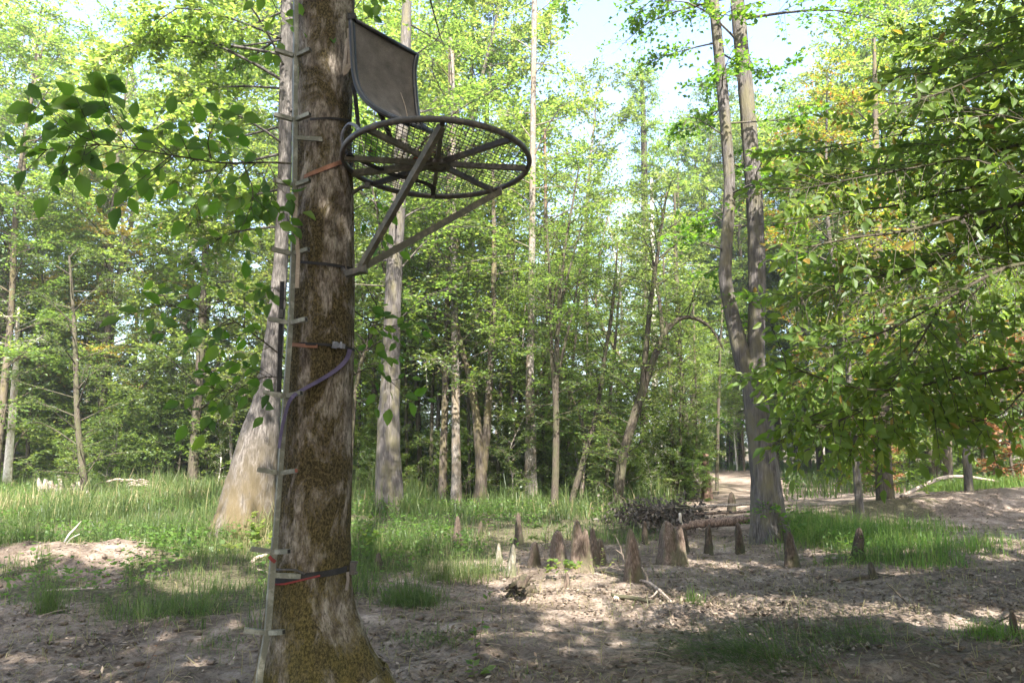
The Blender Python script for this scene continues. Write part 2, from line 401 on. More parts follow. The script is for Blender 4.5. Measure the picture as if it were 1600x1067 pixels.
TURF_BANK = gpoly([(1440, 770), (1500, 752), (1720, 748), (1760, 788), (1580, 790), (1490, 790)])
TURF_LOW = gpoly([(1250, 975), (1420, 965), (1640, 985), (1640, 1020), (1300, 1010)])
def turf(x, y):
    x = np.asarray(x, float); y = np.asarray(y, float)
    j = np.stack([x*.9, y*.9, 0*x], -1)
    xx = x+.55*fbm(j, 5, 31, .65); yy = y+.55*fbm(j, 5, 41, .65)
    m = inpoly(xx, yy, TURF_LEFT) | inpoly(xx, yy, TURF_MID) | inpoly(xx, yy, TURF_CLUMP) | inpoly(xx, yy, TURF_BANK)
    mound = ((xx+5.75)/1.5)**2+((yy-8.75)/.6)**2 < 1
    return m & ~mound
def axis(a, b, c, d, fine, grow):
    v = [b]
    while v[-1] < c: v.append(v[-1]+fine(v[-1]))
    st = v[-1]-v[-2]
    while v[-1] < d: st *= grow; v.append(v[-1]+st)
    w = [b]; st = fine(b)
    while w[-1] > a: st *= grow; w.append(w[-1]-st)
    return np.array(w[::-1][:-1]+v)
gx = axis(-420, -7, 9, 420, lambda t: .07, 1.15); gy = axis(-160, 2.9, 14, 900, lambda t: .035+.010*max(0, t-4), 1.10)
GX, GY = np.meshgrid(gx, gy)
near = sstep(26, 12, GY)*sstep(-9.5, -7, GX)*sstep(12, 9, GX)*sstep(1.5, 3, GY)
H = ground_h(GX, GY)
Pn = np.stack([GX, GY, 0*GX], -1)
tf = turf(GX, GY).astype(float)
rough = .020*fbm(Pn*np.array([4.5, 7, 1]), 4, 61, .6)+.018*np.abs(fbm(Pn*11, 2, 71))-.01
H = H+rough*near*(1-.5*tf)
ny, nx = GX.shape
idx = np.arange(ny*nx).reshape(ny, nx)
F = np.stack([idx[:-1, :-1], idx[:-1, 1:], idx[1:, 1:], idx[1:, :-1]], -1).reshape(-1, 4)
def clearing(x, y):
    """distance to the bare track that leads back to the bright clearing"""
    P = [(3.5, 11), (6.5, 15), (9.3, 20.5), (11, 27), (10.5, 34), (9, 40)]; d = np.full(np.shape(x), 1e9)
    for (a, b), (c, e) in zip(P[:-1], P[1:]):
        t = np.clip(((x-a)*(c-a)+(y-b)*(e-b))/((c-a)**2+(e-b)**2), 0, 1); d = np.minimum(d, np.hypot(x-a-t*(c-a), y-b-t*(e-b)))
    return d
far_turf = sstep(20, 26, GY)*.7*sstep(1.8, 3.2, clearing(GX, GY))
ground = link('ground', mesh_np('ground', np.stack([GX, GY, H], -1).reshape(-1, 3), F, M['soil'], np.maximum(tf*.9, far_turf*(vnoise(Pn*.3, 9) > -.1)).ravel(), True), kind='structure')

# ------------------------------------------------------------------ the big mossy tree
def part(name, mb, mat, parent, smooth=False, **kw):
    off = np.array(parent.matrix_basis.translation) if parent.parent is None else np.array(parent.parent.matrix_basis.translation)
    for v in mb.V: v -= off
    return mb.build(name, mat, parent, smooth, **kw)
TY = 4.25
tree_base = np.array([-1.21, TY, gz(-1.21, TY)])
big_tree = thing('mossy_tree', 'big mossy brown-barked tree in front, carrying the climbing stick and the round platform', 'tree', tree_base)
EDGE = [(1150, 372, 640), (1092, 394, 618), (1067, 403, 599), (1000, 413, 570), (950, 419, 554), (900, 425, 549), (850, 431, 547), (800, 436, 547), (740, 440, 548), (700, 442, 548), (600, 448, 549),
        (500, 455, 551), (400, 462, 552), (300, 465, 551), (200, 467, 548), (100, 468, 551), (0, 467, 551), (-150, 469, 549), (-400, 470, 545)]
rows = []
for y, l, r in EDGE:
    c = at((l+r)/2, y, TY); d = (c-CAMP)@FW
    rows.append([*c, (r-l)/2*d/FPX])
top = rows[-1]; rows += [[top[0]+.05, TY+.1, 9.5, .13], [top[0]+.1, TY+.2, 12.5, .07], [top[0], TY+.2, 14.5, .015]]
rows = np.array(rows); 
TRUNK = spline(rows, 520)
def trunk_at(z):
    i = np.argsort(TRUNK[:, 2]); 
    return np.array([np.interp(z, TRUNK[i, 2], TRUNK[i, k]) for k in (0, 1, 3)])   # x, y, r
def trunk_mesh(R, n, seed, rough=.012, lobes=0, lobe_h=.5, base=None, bump=.035):
    V, F = tube(R[:, :3], np.ones(len(R)), n, False)
    C = np.repeat(R[:, :3], n, 0); D = V-C; r = np.repeat(R[:, 3], n)
    ang = np.tile(np.arange(n)*2*pi/n, len(R))
    z = V[:, 2]-(R[0, 2] if base is None else base)
    w = np.stack([np.cos(ang)*2.2*r/.2, np.sin(ang)*2.2*r/.2, z*1.2], -1)
    s = 1+bump*fbm(w*(1 if bump < .1 else [2.5, 2.5, 8]), 3, seed)
    fis = fbm(np.stack([np.cos(ang)*9, np.sin(ang)*9, z*3.2], -1), 3, seed+7)
    s = s+rough/np.maximum(r, .02)*(.55-np.abs(fis)*1.3)
    if lobes:
        tw = fbm(np.stack([np.cos(ang)*1.1+3, np.sin(ang)*1.1, z*.2], -1), 2, seed+3)
        s = s+np.exp(-np.maximum(z, 0)/lobe_h)*((.26 if bump > .1 else .16)*np.cos(lobes*ang+seed+1.6*tw))
    return C+D*(r*s)[:, None], F
V, F = trunk_mesh(TRUNK, 140, 3, .008, 5, .45)
mb = MB(); mb.add(V, F)
part('trunk', mb, M['mossy_bark'], big_tree, True)

# ------------------------------------------------------------------ climbing stick on the left front of the trunk
def surf(px, py, off=0.0):
    """point on the front of the trunk seen at a pixel, lifted off the bark."""
    p = at(px, py, TY); x, y, r = trunk_at(p[2]); r += off
    for _ in range(3):
        dx = np.clip(p[0]-x, -r*.995, r*.995); p = at(px, py, y-math.sqrt(max(r*r-dx*dx, 1e-6)))
    return p
POST = [(402, 1100), (406, 1050), (418, 985), (424, 905), (430, 838), (436, 760), (441, 690), (446, 620), (451, 550), (455, 480), (458, 397), (460, 290), (461, 168), (462, 60), (462, -60)]
STICK_Y = 3.98
def on_post(y):
    a = np.array(POST, float); i = np.argsort(a[:, 1])
    return at(np.interp(y, a[i, 1], a[i, 0]), y, STICK_Y+.03*np.interp(y, [0, 1067], [1, 0]))
stick_base = on_post(1092)
stick = thing('climbing_stick', 'grey-green square-tube climbing stick strapped up the left side of the big mossy tree', 'climbing stick', stick_base)
secs = [(1096, 839), (837, 481), (479, 169), (167, -50)]
steps = {0: [988, 862], 1: [739, 619, 505], 2: [397, 290, 188], 3: [88]}
for k, (y0, y1) in enumerate(secs):
    P = np.array([on_post(y) for y in np.linspace(y0, y1, 14)])
    mb = MB(); mb.tube(P, .0135 if k else .016, square=True, up=(.55, -.83, 0))
    if k: mb.tube(np.array([on_post(y0+14), on_post(y0)]), .0115, square=True, up=(.55, -.83, 0))
    pole = part('pole', mb, M['stick_paint'], stick)
    for y in steps[k]:
        c = on_post(y)
        for sgn in (-1, 1):
            # two arms in a shallow V, left arm runs past the trunk, right arm crosses its face
            d = norm(np.array([-.93, -.25, .17])) if sgn < 0 else norm(np.array([.93, -.42, .14]))
            if y == 862 and sgn > 0: d = norm(np.array([.9, -.5, .10]))
            L = .125 if sgn < 0 else .118
            a0 = c+d*.015; a1 = c+d*L
            mb = MB(); mb.tube(np.array([a0, a1]), .0125, square=True, up=(0, 0, 1))
            st = part('step', mb, M['stick_paint'] if y not in (739,) else M['stick_paint'], pole)
    # stand-off bracket resting on the bark
for y, x1 in ((216, 503), (898, 470)):
    a = on_post(y); b = surf(x1, y+2, .012)
    mb = MB(); mb.tube(np.array([a+[.01, -.005, 0], b]), np.array([.006, .014]) * np.ones((2, 2)), square=True, up=(0, -1, 0))
    part('standoff', mb, M['stick_paint'], stick)
mb = MB(); a = on_post(300); mb.tube(np.array([at(463, 300, STICK_Y-.02), at(461, 345, STICK_Y-.018), at(466, 400, STICK_Y-.015), at(464, 450, STICK_Y-.012)]), np.ones((4, 2))*[.012, .003], square=True, up=(1, 0, 0))
part('webbing', mb, M['stick_tan'], stick)
# dark plates painting in the shade of open step tube ends, and one red plug
for k, ys in steps.items():
    for y in ys:
        c = on_post(y)
        for sgn in (-1, 1):
            d = norm(np.array([-.93, -.25, .17])) if sgn < 0 else norm(np.array([.93, -.42, .14]))
            if y == 862 and sgn > 0: d = norm(np.array([.9, -.5, .10]))
            L = .125 if sgn < 0 else .118
            mb = MB(); mb.tube(np.array([c+d*L, c+d*(L+.0012)]), .0098, square=True, up=(0, 0, 1))
            part('step_end', mb, M['plug_red'] if (y == 739 and sgn > 0) else M['hollow'], stick, label='red step end') if (y == 739 and sgn > 0) else part('step_end', mb, M['hollow'], stick)

# ------------------------------------------------------------------ straps round the trunk
def strap(name, label, path, width, mat, thick=.002, lift=.010, buckle=None, extra=None, cat='strap'):
    """path: pixels across the front of the trunk; the band goes on round the back."""
    P = np.array([surf(px, py, lift) for px, py in path]); P = spline(P, 26)
    z0, z1 = P[0, 2], P[-1, 2]
    x, y, r = trunk_at((z0+z1)/2); r += lift
    a0 = math.atan2(P[-1, 1]-y, P[-1, 0]-x); a1 = math.atan2(P[0, 1]-y, P[0, 0]-x)
    while a1 < a0: a1 += 2*pi
    t = np.linspace(0, 1, 30)[1:-1]; A = a0+(a1-a0)*t
    back = np.stack([x+r*np.cos(A), y+r*np.sin(A), z1+(z0-z1)*t], -1)
    L = np.concatenate([P, back, P[:1]])
    o = thing(name, label, cat, P[len(P)//2])
    T = norm(np.gradient(L, axis=0)); ctr = np.array([x, y, 0]); out = norm((L-ctr)*[1, 1, 0]); side = norm(np.cross(T, out))
    V = np.concatenate([L+side*width/2+out*thick, L-side*width/2+out*thick, L-side*width/2-out*thick, L+side*width/2-out*thick]); n = len(L)
    i = np.arange(n-1); F = np.concatenate([np.stack([k*n+i, k*n+i+1, ((k+1) % 4)*n+i+1, ((k+1) % 4)*n+i], -1) for k in range(4)])
    mb = MB(); mb.add(V, F); part('webbing', mb, mat, o)
    return o
s1 = strap('ratchet_strap', 'black and red ratchet strap round the foot of the big mossy tree', [(424, 908), (440, 906), (470, 901), (500, 897), (525, 893), (549, 886)], .034, M['strap_black'])
x, y, r = trunk_at(surf(545, 888)[2]); p = np.array([x+r+.02, y-.03, surf(545, 888)[2]])
mb = MB(); mb.box(p, (.03, .05, .075)); mb.box(p+[.006, 0, .03], (.04, .035, .012)); mb.box(p+[.006, 0, -.03], (.04, .035, .012)); part('buckle', mb, M['stand_metal'], s1)
P = np.array([surf(543, 893, .016), surf(544, 905, .02), surf(541, 922, .02)]); mb = MB(); mb.tube(P, np.ones((3, 2))*[.002, .009], square=True, up=(0, -1, 0)); part('tail', mb, M['strap_grey'], s1)
P = np.array([surf(px, py, .014) for px, py in ((425, 913), (445, 912), (475, 905), (500, 899))]); mb = MB(); mb.tube(P, np.ones((4, 2))*[.002, .005], square=True, up=(0, -1, 0)); part('red_edge', mb, M['strap_red'], s1)
P = np.array([surf(px, py, .02) for px, py in ((422, 889), (440, 890), (462, 890), (476, 896))]); mb = MB(); mb.tube(P, .006, 6); part('hook', mb, M['stand_metal'], s1)
P = np.array([on_post(868)+[-.018, -.02, 0], on_post(872)+[0, -.028, 0], on_post(878)+[.02, -.02, .004]]); mb = MB(); mb.tube(P, np.ones((3, 2))*[.003, .009], square=True, up=(0, -1, 0)); part('red_loop', mb, M['strap_red'], s1)

s2 = strap('ratchet_strap', 'dark strap with a ratchet buckle and long purple tail halfway up the big mossy tree', [(449, 536), (475, 537), (505, 538), (530, 541), (549, 545)], .017, M['strap_black'])
p = surf(529, 540, .02); mb = MB(); ax = [(.93, .37, -.12), (-.37, .93, 0), (.1, .05, .99)]
mb.box(p, (.075, .03, .028), ax); mb.box(p+[-.02, -.012, .002], (.03, .02, .04), ax); mb.tube(np.array([p+[.02, -.02, .02], p+[.02, -.02, -.02]]), .006, 6); part('buckle', mb, M['grey_metal'], s2)
P = np.array([surf(px, py, .012) for px, py in ((455, 538), (475, 540), (496, 541))]); mb = MB(); mb.tube(P, np.ones((3, 2))*[.004, .011], square=True, up=(0, -1, 0)); part('standoff_bar', mb, M['strap_orange'], s2)
pts = [surf(547, 546, .012), surf(541, 562, .016), surf(525, 578, .02), surf(500, 594, .022), surf(478, 606, .03), at(459, 618, STICK_Y-.06), at(450, 632, STICK_Y-.05), at(444, 655, STICK_Y-.045), at(440, 672, STICK_Y-.04), at(436, 700, STICK_Y-.035)]
mb = MB(); P = spline(np.array(pts), 30); mb.tube(P, np.stack([np.full(30, .0015), np.linspace(.015, .010, 30)], -1), square=True, up=(0, -1, 0)); part('purple_tail', mb, M['strap_purple'], s2)

s3 = strap('cinch_strap', 'thin black strap round the big mossy tree just below the platform struts', [(463, 409), (490, 411), (520, 414), (551, 420)], .018, M['strap_black'])
s4 = strap('cinch_strap', 'thin black strap round the big mossy tree above the platform rim', [(464, 189), (490, 186), (520, 185), (547, 189)], .014, M['strap_black'])
s5 = strap('cinch_strap', 'faded orange strap pulled tight from the climbing stick to the platform', [(463, 281), (480, 274), (500, 266), (520, 258), (548, 249)], .026, M['strap_orange'])
P = np.array([at(441, 440, 4.10), at(439, 500, 4.09), at(437, 560, 4.08), at(436, 612, 4.07)]); o = thing('hanging_strap', 'loose black strap hanging down behind the climbing stick', 'strap', P[0])
mb = MB(); mb.tube(spline(P, 10), np.ones((10, 2))*[.012, .004], square=True, up=(1, 0, 0)); part('webbing', mb, M['strap_black'], o)
mb = MB(); mb.box(P[1]+[0, 0, .04], (.03, .02, .05)); part('buckle', mb, M['stand_metal'], o)

# ------------------------------------------------------------------ round hang-on platform
PC = np.array([-.473, 4.108, 3.343]); PR = .583
FA = math.atan2(-.232, .973)
def pp(ang, r, dz=0.0):
    a = FA+radians(ang); q = np.array([r*cos(a), r*sin(a), 0]); q[2] = .0076*q[0]-.0089*q[1]+dz
    return PC+q
platform = thing('stand_platform', 'round steel platform with an open mesh floor and eight spokes hung on the mossy tree', 'tree stand', pp(180, PR))
mb = MB(); A = np.linspace(0, 360, 97); P = np.array([pp(a, PR) for a in A]); mb.tube(P, np.ones((97, 2))*[.020, .016], 8, False, up=(0, 0, 1)); part('rim', mb, M['stand_metal'], platform, True)
for k in range(8):
    a = 22.5+45*k; P = np.array([pp(a, .06, -.004), pp(a, PR-.012, -.004)])
    mb = MB(); mb.tube(P, np.ones((2, 2))*[.016, .0125], square=True, up=(0, 0, 1)); part('spoke', mb, M['stand_olive'] if k in (5, 4) else M['stand_metal'], platform)
mb = MB(); hub = np.array([pp(a, .075, -.018) for a in np.arange(0, 361, 45)]); mb.tube(hub, np.ones((9, 2))*[.014, .012], square=True, up=(0, 0, 1))
for a in (0, 90): mb.tube(np.array([pp(a, .075, -.022), pp(a+180, .075, -.022)]), np.ones((2, 2))*[.006, .02], square=True, up=(0, 0, 1))
part('hub', mb, M['stand_metal'], platform)
mb = MB(); sp_ = .033
for fam in (62, -62):
    u = np.array([cos(radians(fam)), sin(radians(fam))]); w = np.array([-u[1], u[0]])
    for q in np.arange(-PR, PR, sp_):
        if abs(q) > PR-.015: continue
        h = math.sqrt(PR*PR-q*q); m = 9; s = np.linspace(-h, h, m)
        ca, sa = cos(FA), sin(FA)
        xy = q*w[None]+s[:, None]*u[None]; xy = np.stack([xy[:, 0]*ca-xy[:, 1]*sa, xy[:, 0]*sa+xy[:, 1]*ca], -1)
        sag = -.012*np.exp(-((np.hypot(xy[:, 0], xy[:, 1])-.32)/.14)**2)
        P = np.concatenate([xy, (.018+.0076*xy[:, 0]-.0089*xy[:, 1]+sag)[:, None]], 1)+PC
        mb.tube(P, .0026, 4, False)
part('floor_mesh', mb, M['stand_metal'], platform, kind='stuff')
# dark webbing laced along the rim and under the floor, carrying handle at the tree side
mb = MB(); P = spline(np.array([pp(205, PR-.03, .01), pp(170, .33, -.02), pp(120, .30, -.03), pp(112, PR-.02, -.01)]), 14); mb.tube(P, np.ones((14, 2))*[.006, .016], square=True, up=(0, 0, 1)); part('floor_strap', mb, M['strap_black'], platform)
h0, h1 = pp(188, PR+.005, .01), pp(212, PR, .01)
Ph = spline(np.array([at(541, 240, 3.95), at(535, 222, 3.93), at(536, 206, 3.9), at(545, 194, 3.86), at(556, 197, 3.82), at(562, 207, 3.80)]), 18)
mb = MB(); mb.tube(Ph, np.ones((18, 2))*[.012, .010], 6, up=(0, -1, 0)); part('handle', mb, M['grey_metal'], platform, True)
# mounting post and struts
hx, hy, hr = trunk_at(PC[2]); x2, y2, r2 = trunk_at(2.55)
foot = at(562, 421, 4.06)
strut_top = [pp(-76, PR, -.015), pp(50, PR, -.015)]
strut_top = [at(690, 197, 3.56), at(781, 298, 4.52)]
for q, t in enumerate(strut_top):
    d = norm(t-foot); f0 = foot+d*.01
    mb = MB()
    if q == 0: P = np.array([f0, t+[0, 0, .0]])
    else: P = np.array([f0, f0+(t-f0)*.88-[0, 0, .006], t-[0, 0, .012]])
    mb.tube(P, np.ones((len(P), 2))*[.021, .016], square=True, up=(0, 0, 1)); part('strut', mb, M['stand_olive'], platform)
mb = MB(); mb.box(strut_top[1]+[0, 0, .002], (.03, .03, .04)); part('strut_bolt', mb, M['stand_metal'], platform)
post_top = np.array([hx+hr*.75, hy-.10, PC[2]+.02])
mb = MB(); P = np.array([pp(180, PR+.01, -.01), pp(180, .08, -.006)]); mb.tube(P, np.ones((2, 2))*[.02, .015], square=True, up=(0, 0, 1)); part('mounting_bar', mb, M['stand_olive'], platform)
mb = MB(); mb.box(foot+[-.03, .0, -.015], (.12, .05, .035), [(.95, -.1, .25), (.1, .99, 0), (-.25, 0, .97)]); mb.tube(np.array([foot+[-.09, .02, -.02], surf(535, 420, .005)]), .012, 6)
mb.box(foot+[.02, -.01, .0], (.05, .06, .05)); part('foot_bracket', mb, M['stand_metal'], platform)
mb = MB(); P = spline(np.array([at(552, 301, 4.18), at(565, 293, 4.16), at(577, 290, 4.14)]), 6); mb.tube(P, .014, 6); mb.box(at(574, 290, 4.13), (.03, .03, .035)); part('rim_bracket', mb, M['stand_metal'], platform)

# folded seat
Ws = norm(np.array([.371, .42, 0])); Fs = norm(np.array([.74, -.67, 0]))
TL = at(549, 29, 3.95); TR = TL+Ws*.56; TR = at(651, 86, 4.33)
seat = thing('sling_chair', 'folded sling seat with a dark tube frame hung on the mossy tree above the platform', 'seat', TL)
def seat_prof(o, drop, curve_px):
    return o
near_bar = spline(np.array([TL, at(551, 72, 3.948), at(554, 115, 3.94), at(562, 143, 3.92), at(580, 164, 3.88), at(606, 180, 3.84), at(640, 194, 3.80)]), 24)
shift = TR-TL
far_bar = spline(np.array([TR, at(647, 112, 4.33), at(649, 150, 4.32), at(653, 183, 4.29), at(664, 200, 4.22), at(690, 212, 4.14)]), 24)
for bar in (near_bar, far_bar):
    mb = MB(); mb.tube(bar, np.ones((24, 2))*[.018, .020], 8, up=(Fs[0], Fs[1], 0)); part('side_bar', mb, M['seat_tube'], seat, True)
mb = MB(); mb.tube(np.array([TL-Ws*.02, TR+Ws*.01]), .015, 8); part('top_bar', mb, M['seat_tube'], seat, True)
mb = MB(); mb.tube(np.array([near_bar[-1], far_bar[-1]]), .013, 8); part('front_bar', mb, M['seat_tube'], seat, True)
u = np.linspace(.02, .98, 9); cl = near_bar[:, None]*(1-u)[None, :, None]+far_bar[:, None]*u[None, :, None]
cl = cl-np.array([0, 0, 0])-(Fs*.012)[None, None]*(np.sin(u*pi)**.6)[None, :, None]+(Fs*.004)[None, None]
nb = 24; ii = np.arange(nb*9).reshape(nb, 9); Fq = np.stack([ii[:-1, :-1], ii[:-1, 1:], ii[1:, 1:], ii[1:, :-1]], -1).reshape(-1, 4)
cl2 = cl-(Fs*.004)[None, None]
Vq = np.concatenate([cl.reshape(-1, 3), cl2.reshape(-1, 3)]); mb = MB(); mb.add(Vq, np.concatenate([Fq, Fq[:, ::-1]+nb*9])); part('sling', mb, M['seat_mesh'], seat, True)
mb = MB(); P = spline(np.array([at(546, 45, 4.02), at(548, 95, 4.02), at(544, 105, 4.03), at(538, 113, 4.05), at(543, 60, 4.07)]), 14); mb.tube(P, np.ones((14, 2))*[.004, .017], square=True, up=(0, -1, 0)); part('standoff_band', mb, M['stick_tan'], seat)
mb = MB(); mb.tube(np.array([at(550, 30, 3.96), at(553, 10, 4.0), at(553, -10, 4.03)]), .006, 6); mb.box(at(550, 28, 3.95), (.05, .04, .04)); part('hanger', mb, M['strap_black'], seat)
mb = MB(); mb.tube(np.array([at(552, 130, 4.02), at(556, 160, 4.02), at(560, 200, 4.04)]), np.ones((3, 2))*[.006, .012], square=True, up=(0, -1, 0)); mb.tube(np.array([at(592, 172, 3.87), at(600, 190, 3.95), at(610, 215, 4.0)]), .015, 6); part('seat_leg', mb, M['strap_black'], seat)

# forest debris lying on the mesh floor, an orange flag ribbon among it
rng = np.random.default_rng(77)
mb = MB()
for k in range(90):
    a = rng.uniform(0, 360); r = abs(rng.normal(0, .16)); c = pp(a, min(r, .5), .03+rng.uniform(0, .035)); d = norm(rng.normal(size=3)*[1, 1, .25]); L = rng.uniform(.04, .2)
    mb.tube(np.array([c-d*L/2, c, c+d*L/2+[0, 0, .01]]), rng.uniform(.001, .003), 4, False, tint=rng.uniform(0, 1))
for k in range(110):
    a = rng.uniform(0, 360); r = min(abs(rng.normal(0, .2)), .54); c = pp(a, r, .024+rng.uniform(0, .02)); d = norm(rng.normal(size=3)*[1, 1, .2]); w = np.cross(d, norm(np.array([0, 0, 1])+rng.normal(size=3)*.4)); L = rng.uniform(.03, .06)
    mb.add(np.array([c, c+d*L*.5+w*L*.22, c+d*L, c+d*L*.5-w*L*.22]), np.array([[0, 1, 2, 3]]), rng.uniform(0, 1))
o = mb.build('twig_litter', M['litter'], kind='stuff')
mb = MB(); c = at(651, 229, 4.12); c[2] = PC[2]+.03
for k in range(4):
    d = norm(rng.normal(size=3)*[1, 1, .3]); L = .05
    mb.tube(spline(np.array([c+rng.normal(size=3)*.01, c+d*L*.6+[0, 0, .02], c+d*L]), 6), np.ones((6, 2))*[.001, .010], square=True)
tag(mb.build('flag_ribbon', M['tape_orange']), 'small orange ribbon among the twigs in the middle of the round platform', 'ribbon')
P = spline(np.array([at(640, 205, 4.0), at(634, 170, 3.96), at(626, 145, 3.93)]), 8); mb = MB(); mb.tube(P, np.linspace(.004, .0015, 8), 5)
tag(mb.build('dead_twig', M['dead_wood']), 'thin dead twig standing up in front of the seat sling', 'twig')
# ------------------------------------------------------------------ growing trees
# gaps cut in the near canopy to let sun through: ground spots (x, y, rx, ry) that the sun reaches
SUN_SPOTS = [(1.5, 7.2, 1.5, .50), (2.7, 6.75, 1.3, .33), (.35, 8.3, .7, .35), (4.3, 6.5, 1.3, .22), (5.6, 6.3, 1.0, .2), (-4.6, 10.3, 1.6, .8), (-2.2, 11.5, 1.6, 1.0), (-5.2, 8.9, .8, .3), (6.2, 10.3, 1.6, .35), (7.6, 9.4, .9, .25),
             (-3.0, 9.6, .5, .4), (-.6, 9.3, .6, .3), (2.9, 9.2, .5, .25), (-3.4, 7.9, .5, .22), (-7.2, 12.2, 2.2, 1.2)]
def sun_open(P, pad=.12):
    """True where the sun ray through P goes on to one of the sunlit spots."""
    t = (P[:, 2]-.1)/SUN_DIR[2]; x = P[:, 0]-SUN_DIR[0]*t; y = P[:, 1]-SUN_DIR[1]*t
    m = np.zeros(len(P), bool)
    q = np.stack([x*1.3, y*1.3, 0*x], -1); jx = .3*fbm(q, 2, 91); jy = .25*fbm(q, 2, 97)
    for cx, cy_, rx, ry in SUN_SPOTS:
        m |= ((x+jx-cx)/(rx+pad))**2+((y+jy-cy_)/(ry+pad))**2 < 1
    return m
def leaves_np(S, D, L, rng, spacing, ln, wd, droop=.15, flat=.55, start=.15, up=None, jit=.3):
    """Alternate leaves along twigs S + t*D*L -> rhombus leaves (V, F, tint)."""
    cnt = np.maximum((L*(1-start)/spacing).astype(int), 2)
    k = np.repeat(np.arange(len(S)), cnt); j = np.concatenate([np.arange(c) for c in cnt])
    t = start+(1-start)*(j+rng.uniform(.2, .9, len(j)))/cnt[k]
    p = S[k]+D[k]*(L[k]*t)[:, None]; p[:, 2] -= droop*L[k]*t*t
    n = len(p); U = np.tile(np.array([0, 0, 1.0]) if up is None else np.asarray(up, float), (n, 1))
    side = norm(np.cross(D[k], U))*np.where(j % 2, 1, -1)[:, None]
    a = norm(D[k]*rng.uniform(.3, 1.0, (n, 1))+side*rng.uniform(.4, 1.1, (n, 1))+rng.normal(size=(n, 3))*jit-U*rng.uniform(0, .5, (n, 1))*droop*2)
    nn = norm(U+rng.normal(size=(n, 3))*flat); w = norm(np.cross(a, nn))
    l = ln*rng.uniform(.6, 1.25, (n, 1)); h = wd*l/ln*rng.uniform(.8, 1.2, (n, 1))/2
    fold = norm(np.cross(w, a))*h*rng.uniform(.0, .5, (n, 1))
    V = np.stack([p, p+a*l*.5+w*h+fold, p+a*l, p+a*l*.5-w*h+fold], 1)
    tint = np.clip(rng.normal(.42, .2, n)+.18*vnoise(p*.9, 17), 0, 1)
    return V, tint
def leaf_mesh(name, V, tint, mat):
    n = len(V); F = np.arange(n*4).reshape(n, 4)
    return mesh_np(name, V.reshape(-1, 3), F, mat, np.repeat(tint, 4))
def twig_tubes(S, D, L, r, droop):
    """Three-sided twigs, two segments each."""
    n = len(S); T = np.array([0, .5, 1.0])
    P = S[:, None]+D[:, None]*(L[:, None]*T)[..., None]; P[..., 2] -= droop*L[:, None]*T*T
    u = norm(np.cross(D, [0.3, .2, 1.0])); v = np.cross(D, u); R = np.array([1, .7, .25])*r
    ang = np.arange(3)*2*pi/3
    ring = u[:, None, None]*np.cos(ang)[None, None, :, None]+v[:, None, None]*np.sin(ang)[None, None, :, None]
    V = P[:, :, None]+ring*R[None, :, None, None]
    V = V.reshape(-1, 3); b = np.arange(n)[:, None, None, None]*9+np.arange(2)[None, :, None, None]*3; j = np.arange(3)[None, None, :, None]
    q = np.concatenate([b+j, b+(j+1) % 3, b+3+(j+1) % 3, b+3+j], -1)
    return V, q.reshape(-1, 4)
def interp_path(R, t):
    """Row(s) of a path at parameter t (0..1 over its length in z order)."""
    i = t*(len(R)-1); a = np.floor(i).astype(int); a = np.minimum(a, len(R)-2); u = (i-a)[:, None] if np.ndim(t) else i-a
    return R[a]*(1-u)+R[a+1]*u
